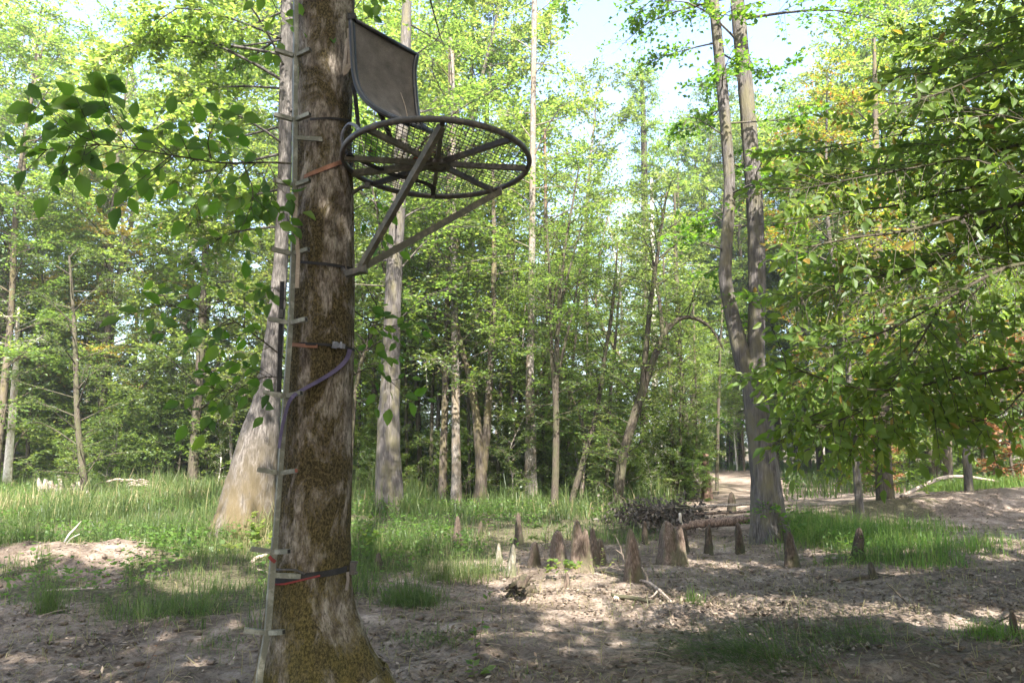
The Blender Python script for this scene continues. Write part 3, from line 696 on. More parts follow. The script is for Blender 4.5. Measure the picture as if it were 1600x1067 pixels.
def grow(R, seed, z0=.35, z1=1.0, nl=14, Lmax=2.2, rise=.35, twig_len=.6, twigs=9, spacing=.07, ln=.08, wd=.042, droop=.2, prof='cone', mb=None, twig_r=.004, flat=.55, limb_n=5, az=None, azw=pi, only=None, sparse=0.0):
    """Limbs, twigs and leaves on a trunk path R (x, y, z, r). Limbs and twigs go into mb; the leaves come back as arrays."""
    rng = np.random.default_rng(seed); S = []; D = []; L = []
    ga = rng.uniform(0, 2*pi)
    for i in range(nl):
        f = z0+(z1-z0)*((i+rng.uniform(0, 1))/nl); f = min(f, .995)
        base = interp_path(R, f)
        g = (f-z0)/max(z1-z0, 1e-6)
        if prof == 'cone': l = Lmax*(1-.72*g)
        elif prof == 'round': l = Lmax*(.35+.65*math.sin(pi*min(1, .15+.85*g)))
        else: l = Lmax*(.55+.45*math.sin(pi*g))
        l *= rng.uniform(.65, 1.2)
        ang = (ga+i*2.39996+rng.normal()*.3) if az is None else az+rng.uniform(-azw, azw)
        el = rise*rng.uniform(.4, 1.5)+.5*g*rise
        d = np.array([cos(ang)*cos(el), sin(ang)*cos(el), sin(el)])
        c = rng.normal(size=3)*.18*l
        p0 = base[:3]; p3 = p0+d*l-np.array([0, 0, droop*.6*l]); p1 = p0+d*l*.33+c*.4; p2 = p0+d*l*.68+c*.6-np.array([0, 0, droop*.15*l])
        lp = spline(np.array([p0, p1, p2, p3]), 7)
        r0 = min(base[3]*.5, .006+.0085*l)
        mb.tube(lp, np.linspace(r0, r0*.18, 7), limb_n, False)
        nt = max(4, int(2.6*twigs*l))
        tt = rng.uniform(.18, 1, nt)**.8; q = interp_path(lp, tt); dl = norm(np.gradient(lp, axis=0)); dq = norm(interp_path(dl, tt))
        side = norm(np.cross(dq, [0, 0, 1.0]))*rng.choice([-1, 1], (nt, 1))
        dd = norm(dq*rng.uniform(.25, 1, (nt, 1))+side*rng.uniform(.3, 1.1, (nt, 1))+np.stack([np.zeros(nt), np.zeros(nt), rng.normal(.05, .28, nt)], -1))
        S.append(q); D.append(dd); L.append(twig_len*rng.uniform(.45, 1.3, nt)*(1-.3*tt))
    S = np.concatenate(S); D = np.concatenate(D); L = np.concatenate(L)
    if sparse:
        k = vnoise(S*1.1, seed) > (sparse*2-1)*.6; S, D, L = S[k], D[k], L[k]
    if twig_r:
        V, F = twig_tubes(S, D, L, twig_r, droop); mb.add(V, F)
    return leaves_np(S, D, L, rng, spacing, ln, wd, droop, flat)

def px_path(pts, Y, dz_lean=0.0, n=40):
    """pts: (px, py, width_px[, dY]) from the root up -> path rows (x, y, z, r) at Y metres."""
    R = []
    for i, q in enumerate(pts):
        y = Y+(q[3] if len(q) > 3 else 0); c = at(q[0], q[1], y); R.append([*c, q[2]/2*((c-CAMP)@FW)/FPX])
    R = np.array(R)
    g = gz(R[0, 0], R[0, 1]); 
    if R[0, 2] > g-.05: R = np.concatenate([[[R[0, 0], R[0, 1], g-.15, R[0, 3]*1.12]], R])
    R = spline(R, n); R[:, 3] = np.maximum(R[:, 3], .004)
    return R
def depth_of(py): return gp(800, py)[1]
# label, kind of tree
def tree(name, label, pts, py_base=None, Y=None, bark='bark_grey', leaf='leaf_wood', group=None, sides=14, n=60, lobes=0, lobe_h=.5, extra=(), seed=1, crown=None, forks=(), rough=.012):
    Y = Y or depth_of(py_base)
    R = px_path(pts, Y, n=n)
    g = gz(R[0, 0], R[0, 1])
    o = thing(name, label, 'tree', (R[0, 0], R[0, 1], g), group)
    mb = MB(); V, F = trunk_mesh(R, sides, seed, rough, lobes, lobe_h, g); mb.add(V, F)
    paths = [R]
    for fp in forks:
        Rf = px_path_raw(fp, Y); V, F = trunk_mesh(Rf, max(6, sides-4), seed+1, rough); mb.add(V, F); paths.append(Rf)
    LV = []; LT = []
    for c in (crown if isinstance(crown, (list, tuple)) else [crown] if crown else []):
        c = dict(c); w = c.pop('path', 0); s = c.pop('seed', seed)
        V, T = grow(paths[w], s, mb=mb, **c); LV.append(V); LT.append(T)
    part('trunk', mb, M[bark], o, True)
    if LV:
        V = np.concatenate(LV); T = np.concatenate(LT); V = V-np.array(o.location)[None, None]
        link('crown', leaf_mesh('crown', V, T, M[leaf]), o)
    return o, paths
def px_path_raw(pts, Y, n=24):
    R = []
    for q in pts:
        y = Y+(q[3] if len(q) > 3 else 0); c = at(q[0], q[1], y); R.append([*c, max(.004, q[2]/2*((c-CAMP)@FW)/FPX)])
    return np.maximum(spline(np.array(R), n), [-1e9, -1e9, -1e9, .004])

# ------------------------------------------------------------------ the trees one can point at
C_TOP = dict(z0=.45, z1=1, nl=14, Lmax=2.6, twigs=7, twig_len=.9, spacing=.10, ln=.12, wd=.065, rise=.4, prof='round')
tree('leaning_tree', 'pale leaning tree with a broad mossy flared base left of the climbing stick',
     [(372, 850, 108), (382, 815, 92), (392, 760, 76), (404, 690, 62), (416, 630, 42), (423, 580, 33), (431, 500, 25), (439, 400, 21), (445, 250, 19), (447, 120, 19), (449, 0, 18), (450, -200, 15), (450, -420, 8)],
     845, bark='bark_butt', leaf='leaf_bright', sides=40, n=110, seed=4, rough=.02,
     crown=[dict(z0=.60, z1=.86, nl=13, Lmax=2.9, twigs=12, twig_len=.7, spacing=.045, ln=.12, wd=.075, rise=-.02, az=pi*1.02, azw=.55, droop=.35, prof='col'),
            dict(z0=.70, z1=1, nl=14, Lmax=2.6, twigs=8, twig_len=.8, spacing=.07, ln=.1, wd=.055, rise=.4, prof='round')])
tree('hollow_tree', 'straight grey tree with a hollow in its foot right of the big mossy tree',
     [(608, 806, 56), (608, 775, 45), (607, 720, 39), (607, 650, 34), (609, 610, 31), (612, 520, 27), (616, 420, 25), (622, 320, 22), (628, 200, 19), (634, 60, 16), (638, -120, 10)],
     803, bark='bark_grey', leaf='leaf_bright', sides=30, n=90, seed=9, crown=dict(C_TOP, z0=.5, nl=18, Lmax=3.2))
tree('twin_tree', 'tall forked grey tree with two trunks beside the old log',
     [(1207, 850, 70), (1201, 815, 56), (1196, 750, 44), (1188, 680, 39), (1182, 630, 37), (1178, 590, 34), (1181, 540, 26), (1183, 440, 25), (1178, 300, 24), (1166, 150, 22), (1152, 0, 20), (1144, -150, 15), (1140, -400, 8)],
     845, bark='bark_grey', leaf='leaf_near', sides=36, n=120, seed=12, rough=.016, lobes=4, lobe_h=.35,
     forks=[[(1178, 605, 28), (1163, 570, 27), (1148, 510, 22), (1134, 445, 19), (1134, 400, 18), (1140, 300, 17), (1134, 200, 16), (1125, 100, 16), (1115, 0, 14), (1105, -150, 10), (1100, -300, 5)]],
     crown=[dict(path=0, z0=.55, z1=.8, nl=7, Lmax=.9, twigs=9, twig_len=.5, spacing=.05, ln=.10, wd=.07, rise=.2, prof='col'),
            dict(path=1, z0=.35, z1=.9, nl=16, Lmax=1.5, twigs=9, twig_len=.5, spacing=.05, ln=.10, wd=.07, rise=.1, prof='col'),
            dict(path=1, z0=.80, z1=.95, nl=5, Lmax=2.4, twigs=9, twig_len=.5, spacing=.045, ln=.10, wd=.07, rise=-.15, az=pi, azw=.4, prof='col', droop=.5),
            dict(path=0, z0=.1, z1=.4, nl=5, Lmax=.6, twigs=9, twig_len=.4, spacing=.05, ln=.08, wd=.05, rise=.2, prof='col'),
            dict(path=0, z0=.78, z1=1, nl=12, Lmax=3, twigs=7, twig_len=.8, spacing=.08, ln=.1, wd=.06, rise=.4, prof='round')])
MID = dict(z0=.42, z1=1, nl=20, Lmax=1.7, twigs=8, twig_len=.6, spacing=.06, ln=.10, wd=.055, rise=.35, prof='col')
SAP = dict(z0=.3, z1=1, nl=22, Lmax=1.6, twigs=6.5, twig_len=.55, spacing=.05, ln=.08, wd=.04, rise=.45, prof='col')
HIGH = dict(z0=.45, z1=1, nl=26, Lmax=2.6, twigs=6, twig_len=.9, spacing=.08, ln=.125, wd=.07, rise=.4, prof='round')
tree('forest_tree', 'dark-footed sunlit trunk close beside a paler trunk right of the hollow tree', [(691, 785, 15), (693, 700, 12), (695, 640, 11), (698, 540, 10), (700, 400, 9), (702, 250, 8), (704, 60, 6)], 783, bark='bark_brown', leaf='leaf_bright', seed=21, crown=HIGH)
tree('forest_tree', 'smooth pale grey trunk standing right of the dark-footed one', [(713, 787, 20), (713, 730, 15), (712, 640, 13), (711, 540, 12), (709, 400, 11), (708, 250, 9), (706, 60, 6)], 785, bark='bark_pale', leaf='leaf_wood', seed=22, crown=dict(HIGH, seed=31))
tree('forked_tree', 'dark forked tree whose left stem bends away, near the middle of the wood',
     [(750, 788, 24), (752, 740, 18), (748, 690, 15), (743, 640, 13), (732, 580, 11), (720, 540, 9), (710, 490, 8), (704, 440, 7), (716, 380, 5), (724, 310, 3)], 785, bark='bark_brown', seed=23,
     forks=[[(755, 735, 14), (760, 680, 13), (764, 610, 11), (768, 540, 10), (771, 470, 9), (772, 380, 7), (770, 260, 4)]], crown=[dict(SAP, z0=.45), dict(SAP, path=1, z0=.4, seed=99)])
tree('sapling', 'thin dark leaning stem between the forked tree and the tall spotted trunk', [(796, 778, 9), (799, 720, 8), (801, 660, 7), (799, 600, 6), (801, 520, 5), (803, 430, 4), (804, 350, 2)], 776, bark='bark_dark', seed=24, crown=dict(SAP, nl=16))
tree('tall_tree', 'tall straight trunk with pale spots standing alone right of the platform', [(830, 787, 23), (829, 740, 20), (829, 660, 16), (828, 600, 13), (829, 520, 11), (831, 420, 10), (832, 300, 9), (833, 180, 8.5), (835, 0, 8), (836, -120, 5)], 783, bark='bark_pale', leaf='leaf_bright', sides=18, seed=25, crown=dict(HIGH, z0=.6, nl=22, Lmax=2.2))
tree('forest_tree', 'pale trunk half hidden behind the tall spotted trunk', [(857, 765, 13), (857, 700, 11), (856, 620, 9), (855, 500, 8), (853, 350, 6), (851, 200, 4)], 763, bark='bark_red', leaf='leaf_bright', seed=26, crown=dict(HIGH, ln=.13, wd=.07))
tree('sapling', 'slim dark tree that divides into many upright branches right of the tall spotted trunk',
     [(866, 797, 14), (868, 740, 11), (869, 660, 10), (869, 600, 9), (871, 530, 8), (876, 450, 6), (884, 380, 4), (896, 310, 3), (905, 260, 2)], 795, bark='bark_dark', seed=27,
     forks=[[(868, 640, 6), (862, 560, 5), (860, 470, 4), (856, 380, 3), (850, 310, 2)], [(869, 600, 6), (882, 540, 4), (896, 480, 3), (906, 420, 2)], [(874, 490, 4), (890, 420, 3), (910, 350, 2)]],
     crown=[dict(SAP, Lmax=1.3), dict(SAP, path=1, nl=10, Lmax=1), dict(SAP, path=2, nl=10, Lmax=1)])
tree('sapling', 'thin mossy sapling leaning to the right in front of the leafy dark tree', [(892, 790, 10), (908, 730, 9), (925, 675, 8), (938, 610, 7), (946, 550, 6), (956, 490, 5), (962, 430, 3), (965, 380, 2)], 788, bark='bark_dark', seed=28, crown=dict(SAP, nl=22, leaf=None) if False else dict(SAP, nl=22))
tree('leafy_tree', 'dark tree curving to the right with dense leaves down to its foot',
     [(964, 800, 20), (968, 750, 17), (974, 710, 15), (988, 660, 14), (1003, 615, 13), (1020, 565, 11), (1036, 525, 10), (1056, 502, 8), (1080, 496, 6), (1110, 512, 4), (1130, 545, 2)], 797, bark='bark_dark', leaf='leaf_wood', seed=29, n=70,
     forks=[[(1003, 615, 10), (1010, 540, 8), (1018, 460, 7), (1030, 380, 5), (1042, 300, 3)], [(1036, 525, 7), (1030, 470, 5), (1022, 420, 4), (1015, 370, 2)]],
     crown=[dict(SAP, z0=.04, z1=.6, nl=26, Lmax=1.1, twigs=9), dict(SAP, path=1, nl=26, Lmax=1.5), dict(SAP, path=0, z0=.55, nl=14, Lmax=1.2), dict(SAP, path=2, nl=10, Lmax=1)])
tree('forest_tree', 'whitish mossy trunk behind the leafy dark tree', [(1030, 762, 22), (1028, 720, 17), (1024, 650, 12), (1023, 580, 10), (1022, 500, 9), (1020, 400, 7), (1018, 280, 5)], 760, bark='bark_white', leaf='leaf_bright', seed=30, crown=HIGH)
tree('forest_tree', 'slim dark trunk standing just left of the reddish broken stump', [(1080, 775, 14), (1077, 730, 12), (1070, 650, 10), (1063, 575, 9), (1060, 500, 8), (1056, 400, 6), (1054, 300, 3)], 773, bark='bark_dark', leaf='leaf_bright', seed=31, crown=dict(SAP, z0=.3))
tree('sapling', 'thin upright stem beside the slim dark trunk near the reddish stump', [(1090, 772, 4), (1089, 700, 4), (1087, 600, 3), (1084, 500, 3), (1082, 420, 2)], 770, bark='bark_brown', leaf='leaf_bright', seed=32, crown=dict(SAP, nl=12, Lmax=1))
tree('slender_tree', 'slender trunk rising out of the lush grass clump under the overhanging leaves', [(1384, 805, 32), (1383, 770, 26), (1380, 720, 24), (1378, 650, 22), (1376, 560, 19), (1373, 450, 16), (1370, 320, 12), (1368, 180, 8), (1366, 60, 4)], 802, bark='bark_brown', leaf='leaf_shade', seed=33, sides=20,
     crown=[dict(SAP, z0=.12, z1=.5, nl=16, Lmax=1.6, ln=.1, wd=.055, droop=.5), dict(MID, z0=.4, nl=22, Lmax=2.2, ln=.1, wd=.055)])
tree('forest_tree', 'orange-brown trunk behind the overhanging leaves on the right', [(1412, 752, 24), (1408, 700, 18), (1404, 640, 15), (1400, 540, 12), (1396, 400, 9), (1392, 250, 5)], 752, bark='bark_red', leaf='leaf_wood', seed=34, crown=HIGH)
tree('forest_tree', 'grey trunk with a pale lit foot behind the fallen pole on the right bank', [(1462, 755, 34), (1466, 710, 25), (1470, 650, 22), (1472, 560, 19), (1476, 420, 15), (1480, 250, 10)], 752, bark='bark_pale', leaf='leaf_wood', seed=35, crown=HIGH)
tree('forest_tree', 'dark narrow trunk in front of the rusty shrub on the right bank', [(1502, 742, 12), (1500, 700, 10), (1498, 640, 9), (1500, 540, 8), (1505, 400, 6)], 740, bark='bark_dark', leaf='leaf_wood', seed=36, crown=dict(HIGH, nl=14))
tree('forest_tree', 'dark thin trunk between the hollow tree and the sunlit pair', [(657, 775, 9), (656, 720, 8), (653, 650, 8), (649, 580, 7), (645, 500, 6), (644, 380, 4)], 773, bark='bark_dark', leaf='leaf_wood', seed=37, crown=dict(SAP, nl=18))
tree('forest_tree', 'faint thin trunk close left of the hollow tree', [(580, 765, 7), (581, 700, 6), (583, 620, 6), (586, 520, 5), (590, 400, 3)], 764, bark='bark_brown', leaf='leaf_wood', seed=38, crown=dict(SAP, nl=16))
tree('white_tree', 'short bare white trunk standing at the far left edge of the meadow', [(10, 768, 14), (14, 710, 11), (20, 640, 10), (24, 580, 8), (27, 520, 6), (29, 480, 3)], 766, bark='bark_white', leaf='leaf_bright', seed=39, crown=dict(HIGH, z0=.6, nl=12, Lmax=1.6))
tree('young_tree', 'small dark-stemmed tree with dense leaves at the back of the left meadow', [(132, 778, 11), (130, 740, 10), (124, 690, 9), (120, 640, 8), (118, 560, 7), (114, 480, 5), (108, 400, 3)], 776, bark='bark_dark', leaf='leaf_wood', seed=40, crown=dict(SAP, z0=.15, nl=34, Lmax=1.9))
tree('mottled_tree', 'big mottled white and grey tree behind the dark-stemmed young tree',
     [(148, 755, 44), (148, 720, 32), (146, 680, 25), (150, 640, 22), (156, 560, 20), (160, 480, 20), (163, 420, 21), (170, 360, 22), (174, 300, 22), (176, 250, 19), (186, 200, 13), (200, 150, 9), (206, 110, 5)], 750, bark='bark_white', leaf='leaf_bright', seed=41, sides=22,
     forks=[[(175, 262, 15), (158, 225, 12), (130, 205, 10), (90, 165, 8), (62, 130, 7), (60, 95, 5), (50, 60, 3)], [(180, 300, 10), (205, 285, 8), (235, 270, 6), (270, 230, 4)], [(170, 350, 9), (140, 320, 7), (105, 290, 5), (60, 280, 3)]],
     crown=[dict(HIGH, z0=.35, nl=16, Lmax=2.2, sparse=.4), dict(HIGH, path=1, z0=.2, nl=12, Lmax=2, sparse=.4), dict(HIGH, path=2, z0=.2, nl=8, Lmax=1.6), dict(HIGH, path=3, z0=.2, nl=8, Lmax=1.6)])
tree('forest_tree', 'white slender trunk rising high in the middle of the left wood', [(288, 742, 12), (290, 660, 11), (290, 560, 11), (296, 470, 11), (300, 380, 11), (304, 280, 10), (308, 190, 8), (312, 80, 6)], 742, bark='bark_white', leaf='leaf_wood', seed=42, crown=dict(HIGH, nl=16, Lmax=2))
tree('forest_tree', 'dark leaning trunk with a fork in the left wood', [(96, 750, 8), (98, 660, 8), (100, 560, 9), (98, 500, 8), (92, 440, 6), (88, 380, 4)], 748, bark='bark_dark', leaf='leaf_wood', seed=43, forks=[[(99, 520, 7), (106, 440, 6), (110, 360, 5), (112, 240, 4)]], crown=[dict(HIGH, nl=10), dict(HIGH, path=1, nl=12)])
tree('forest_tree', 'sunlit pale trunk nearest the leaning tree at the back of the meadow', [(318, 748, 12), (318, 700, 9), (320, 640, 8), (322, 560, 7), (326, 440, 5)], 746, bark='bark_pale', leaf='leaf_wood', seed=44, crown=dict(HIGH, nl=12))
tree('forest_tree', 'pale spotted trunk left of the high white trunk, its foot in tall grass', [(266, 745, 15), (266, 690, 12), (268, 630, 10), (270, 540, 8), (274, 400, 6)], 743, bark='bark_pale', leaf='leaf_wood', seed=45, crown=dict(HIGH, nl=12))
tree('forest_tree', 'leaning pale trunk right of the mottled tree', [(194, 742, 8), (197, 690, 7), (203, 640, 7), (210, 580, 6), (214, 480, 5)], 741, bark='bark_pale', leaf='leaf_wood', seed=46, crown=dict(HIGH, nl=10))
# ivy-clad middle distance trunks high in the wood, right of the platform
tree('ivy_tree', 'tall trunk clothed in bright leaves left of the forked twin trunks', [(1008, 745, 9), (1008, 600, 9), (1008, 400, 10), (1007, 300, 10), (1006, 220, 9), (1004, 150, 7), (1002, 110, 4)], 742, bark='bark_dark', leaf='leaf_bright', seed=47, crown=[dict(HIGH, z0=.45, z1=.98, nl=40, Lmax=.9, twigs=16, rise=.6, prof='col')])
tree('tall_tree', 'tall leafy trunk rising straight behind the seat of the platform', [(716, 745, 10), (716, 600, 10), (715, 450, 10), (714, 300, 10), (713, 150, 9), (712, 20, 7)], 744, bark='bark_brown', leaf='leaf_bright', seed=48, crown=[dict(HIGH, z0=.4, nl=34, Lmax=2.2)])

SL = dict(z0=.4, z1=1, nl=14, Lmax=1.2, twigs=7, twig_len=.5, spacing=.05, ln=.08, wd=.04, rise=.45, prof='col')
for k, (a, b, c, y, w, lab) in enumerate([(672, 676, 684, 778, 7, 'slim dark stem between the thin trunk and the dark-footed trunk'), (734, 731, 722, 781, 6, 'slim dark stem between the smooth grey trunk and the forked tree'), (777, 783, 795, 776, 7, 'slim dark stem just right of the forked tree, leaning right'),
        (814, 812, 808, 772, 6, 'slim dark stem just left of the tall spotted trunk'), (846, 850, 858, 777, 6, 'slim dark stem between the tall spotted trunk and the many-branched tree'), (884, 893, 910, 774, 6, 'slim dark stem leaning right beside the many-branched tree'), (915, 918, 916, 770, 5, 'slim upright stem behind the mossy leaning sapling'),
        (947, 955, 972, 780, 7, 'slim dark stem just left of the leafy dark tree'), (1000, 1004, 1010, 770, 6, 'slim dark stem between the leafy dark tree and the whitish trunk'), (1052, 1047, 1036, 776, 7, 'slim dark stem leaning left beside the whitish mossy trunk'), (1120, 1124, 1132, 765, 6, 'slim dark stem right of the reddish stump'),
        (560, 562, 568, 770, 6, 'slim dark stem close to the right edge of the mossy trunk'), (636, 634, 628, 774, 6, 'slim dark stem just right of the hollow tree'), (230, 236, 240, 752, 7, 'slim dark stem at the back of the left meadow, right of the leaning pale trunk'), (70, 66, 58, 756, 7, 'slim dark stem at the back of the left meadow, beside the bleached stump')]):
    tree('slim_tree', lab, [(a, y, w), (a*.6+b*.4, y-70, w*.85), (b, y-180, w*.75), (b*.5+c*.5, y-270, w*.55), (c, y-380, w*.25)], y, bark='bark_dark', leaf='leaf_bright', seed=200+k, sides=9, n=40, crown=dict(SL), group='slim dark stems among the trunks')
# ------------------------------------------------------------------ woods behind: a few kinds grown once, then copied
def proto(kind, seed):
    rng = np.random.default_rng(seed)
    if kind == 'under':
        h = rng.uniform(6.5, 8.5); k = rng.normal(size=(4, 2))*.35
        pts = [[0, 0, -.1, .06], [k[0, 0]*.4, k[0, 1]*.4, h*.3, .045], [k[1, 0], k[1, 1], h*.6, .03], [k[2, 0]*1.3, k[2, 1]*1.3, h, .008]]
        c = dict(z0=.26, z1=1, nl=40, Lmax=2.1, twigs=9, twig_len=.62, spacing=.047, ln=.088, wd=.046, rise=.3, prof='col', twig_r=.003)
    elif kind == 'shrub':
        h = rng.uniform(2.6, 3.6); k = rng.normal(size=(4, 2))*.25
        pts = [[0, 0, -.1, .03], [k[0, 0]*.4, k[0, 1]*.4, h*.3, .025], [k[1, 0], k[1, 1], h*.6, .018], [k[2, 0], k[2, 1], h, .006]]
        c = dict(z0=.06, z1=1, nl=26, Lmax=1.3, twigs=10, twig_len=.5, spacing=.05, ln=.11, wd=.06, rise=.45, prof='col', twig_r=.003)
    else:
        h = rng.uniform(17, 20); k = rng.normal(size=(4, 2))*.4
        pts = [[0, 0, -.1, .21], [0, 0, .6, .16], [k[0, 0]*.5, k[0, 1]*.5, h*.35, .12], [k[1, 0], k[1, 1], h*.65, .085], [k[2, 0], k[2, 1], h, .015]]
        c = dict(z0=.34, z1=1, nl=40, Lmax=3.4, twigs=7.5, twig_len=1.2, spacing=.075, ln=.15, wd=.085, rise=.45, prof='round', twig_r=.005)
    R = spline(np.array(pts), 40); R[:, 3] = np.maximum(R[:, 3], .004); mb = MB(); V, F = trunk_mesh(R, 10, seed, .012); mb.add(V, F)
    LV, LT = grow(R, seed+5, mb=mb, **c)
    return mb.mesh('trunk', M['bark_pale'], True), leaf_mesh('crown', LV, LT, M['leaf_wood']), h
PROTO = {k: [proto(k, 100+7*i+hash_) for i in range(n)] for k, n, hash_ in (('under', 4, 0), ('tall', 4, 50), ('shrub', 3, 90))}
BARKS = ['bark_pale', 'bark_grey', 'bark_dark', 'bark_brown', 'bark_dark', 'bark_dark', 'bark_white', 'bark_brown']
LEAFS = ['leaf_wood', 'leaf_bright', 'leaf_bright', 'leaf_bright', 'leaf_wood', 'leaf_wood']
def own_mat(o, m):
    """the same grown mesh with a material of the object's own"""
    o.material_slots[0].link = 'OBJECT'; o.material_slots[0].material = M[m]; return o
LAB = {'under': 'small layered-leaf tree of the understory in the wood behind', 'tall': 'tall leafy tree standing far back in the wood', 'shrub': 'leafy shrub low among the trunks of the wood'}
GRP = {'under': 'understory trees of the wood', 'tall': 'tall trees of the far wood', 'shrub': 'shrubs among the far trunks'}
NAME = {'under': 'understory_tree', 'tall': 'canopy_tree', 'shrub': 'shrub'}
WOOD = []
def place(kind, X, Y, scale, rng, bark=None, leaf=None, label=None, i=None, group=True, name=None):
    i = int(rng.integers(len(PROTO[kind]))) if i is None else i
    a, b, h = PROTO[kind][i]; bark = bark or BARKS[int(rng.integers(len(BARKS)))]; leaf = leaf or LEAFS[int(rng.integers(len(LEAFS)))]
    o = thing(name or NAME[kind], label or LAB[kind], 'shrub' if kind == 'shrub' else 'tree', (X, Y, gz(X, Y)), GRP[kind] if group else None)
    if group: WOOD.append((o, kind, bark, leaf, X, Y))
    o.rotation_euler = (0, 0, rng.uniform(0, 2*pi)); o.scale = (scale*rng.uniform(.85, 1.15),)*2+(scale,)
    own_mat(link('trunk', a, o), bark); own_mat(link('crown', b, o), leaf)
    return o
def skyline(px):
    """how high (photograph row) the wood reaches over a pixel column"""
    return float(np.interp(px, [-200, 0, 120, 240, 330, 430, 540, 700, 860, 900, 960, 1060, 1110, 1190, 1235, 1300, 1800], [-40, -20, 40, 20, -20, -40, -80, -80, -50, 40, 70, 80, 110, 110, 70, -40, -100]))
rng = np.random.default_rng(5)
def height_for(px, Y, top):
    return float(at(px, top, Y)[2])
# understory
spots = []
tries = 0
while len(spots) < 38 and tries < 6000:
    tries += 1
    Y = rng.uniform(17.5, 31); px = rng.uniform(-140, 1740); X = (px-800)/FPX*Y
    if px < 450 and Y < 23: continue
    if 1090 < px < 1330 and Y < 33: continue
    if 1330 <= px < 1500 and Y < 22: continue
    if px >= 1420 and Y < 24: continue
    if (7 < X < 14 and 21 < Y < 35) or (11 < X < 20 and Y < 19) or clearing(X, Y) < 2.6: continue
    if any((X-a)**2+(Y-b)**2 < 2.0**2 for a, b in spots): continue
    spots.append((X, Y))
    place('under', X, Y, rng.uniform(.75, 1.35), rng)
# tall trees
tspots = []; tries = 0
while len(tspots) < 30 and tries < 6000:
    tries += 1
    Y = rng.uniform(22, 31.5); px = rng.uniform(-200, 1800); X = (px-800)/FPX*Y
    if (7 < X < 14 and 21 < Y < 35) or clearing(X, Y) < 3 or (430 < px < 1090 and rng.uniform() < .6): continue
    if any((X-a)**2+(Y-b)**2 < 2.6**2 for a, b in tspots): continue
    h = height_for(px, Y, skyline(px)+rng.uniform(-60, 70))
    if h < 9: continue
    tspots.append((X, Y))
    place('tall', X, Y, min(h/18.5, 1.65), rng)
# low shrubs
for k in range(190):
    Y = rng.uniform(19.5, 30) if k < 70 else rng.uniform(31, 50); px = rng.uniform(-100, 1700); X = (px-800)/FPX*Y
    if 1090 < px < 1330 and Y < 38: continue
    if px < 450 and Y < 24: continue
    if px > 1400 and Y < 25: continue
    if clearing(X, Y) < 2: continue
    place('shrub', X, Y, rng.uniform(.6, 1.3), rng, leaf='leaf_bright' if k % 3 else None)
LAND = [(-60, 'at the far left edge of the wood'), (15, 'near the bare white trunk at far left'), (120, 'near the dark-stemmed young tree'), (165, 'behind the mottled tree'), (205, 'near the leaning pale trunk'), (266, 'near the pale spotted trunk'), (292, 'near the high white trunk'),
        (325, 'near the sunlit pale trunk'), (410, 'behind the leaning tree'), (500, 'behind the big mossy tree'), (582, 'left of the hollow tree'), (612, 'behind the hollow tree'), (652, 'near the dark thin trunk'), (692, 'behind the dark-footed trunk'), (720, 'behind the smooth grey trunk'), (755, 'behind the forked tree'),
        (799, 'near the thin leaning stem'), (829, 'behind the tall spotted trunk'), (870, 'behind the many-branched dark tree'), (925, 'behind the mossy leaning sapling'), (990, 'behind the leafy dark tree'), (1025, 'near the whitish mossy trunk'), (1070, 'near the slim dark trunk'), (1105, 'behind the reddish stump'), (1150, 'behind the left stem of the twin tree'),
        (1200, 'behind the right stem of the twin tree'), (1290, 'beyond the bright clearing'), (1378, 'behind the slender trunk'), (1405, 'behind the orange-brown trunk'), (1470, 'near the grey trunk on the bank'), (1505, 'near the narrow trunk on the bank'), (1572, 'near the rusty shrub at right'), (1680, 'at the far right edge of the wood')]
BW = {'bark_pale': 'pale', 'bark_grey': 'grey', 'bark_white': 'white', 'bark_brown': 'brown', 'bark_dark': 'dark'}
LW = {'leaf_wood': 'green', 'leaf_bright': 'bright green'}
KW = {'under': 'layered-leaf tree', 'tall': 'tall canopy tree', 'shrub': 'shrub'}
def name_wood():
    by = {}
    for o, kind, bark, leaf, X, Y in WOOD:
        px = float(proj(np.array([X, Y, 1.0]))[0]); ph = min(LAND, key=lambda q: abs(q[0]-px))[1]
        by.setdefault(f'{BW[bark]}-stemmed {LW[leaf]} {KW[kind]} {ph}', []).append((Y, o))
    for lab, os_ in by.items():
        os_.sort(key=lambda q: q[0])
        for k, (Y, o) in enumerate(os_):
            o['label'] = lab if len(os_) == 1 else (['nearer ', 'farther '] if len(os_) == 2 else ['nearest ', 'middle ', 'farthest '] if len(os_) == 3 else ['nearest ', 'second nearest ', 'third nearest ', 'fourth nearest ', 'fifth nearest ', 'sixth nearest ', 'seventh nearest ', 'eighth nearest ', 'ninth nearest ', 'tenth nearest ', 'eleventh nearest ', 'twelfth nearest '])[min(k, 11)]+lab
for k in range(13):          # the wood that closes off the clearing
    px = 1075+k*20+rng.uniform(-8, 8); Y = rng.uniform(37, 48); X = (px-800)/FPX*Y
    place('tall', X, Y, height_for(px, Y, rng.uniform(110, 200))/18.5, rng)
for k in range(14):
    px = rng.uniform(1080, 1330); Y = rng.uniform(34, 40); X = (px-800)/FPX*Y
    if clearing(X, Y) > .8: place('under', X, Y, rng.uniform(.6, 1.0), rng, leaf='leaf_bright')
for k in range(120):
    Y = rng.uniform(18.8, 25) if k < 66 else rng.uniform(23, 31); px = rng.uniform(560, 1090) if k < 66 else rng.uniform(-60, 430); X = (px-800)/FPX*Y
    if clearing(X, Y) < 2: continue
    place('shrub', X, Y, rng.uniform(.3, .75) if k < 66 else rng.uniform(.6, 1.25), rng, leaf='leaf_bright' if k % 4 else 'leaf_wood')
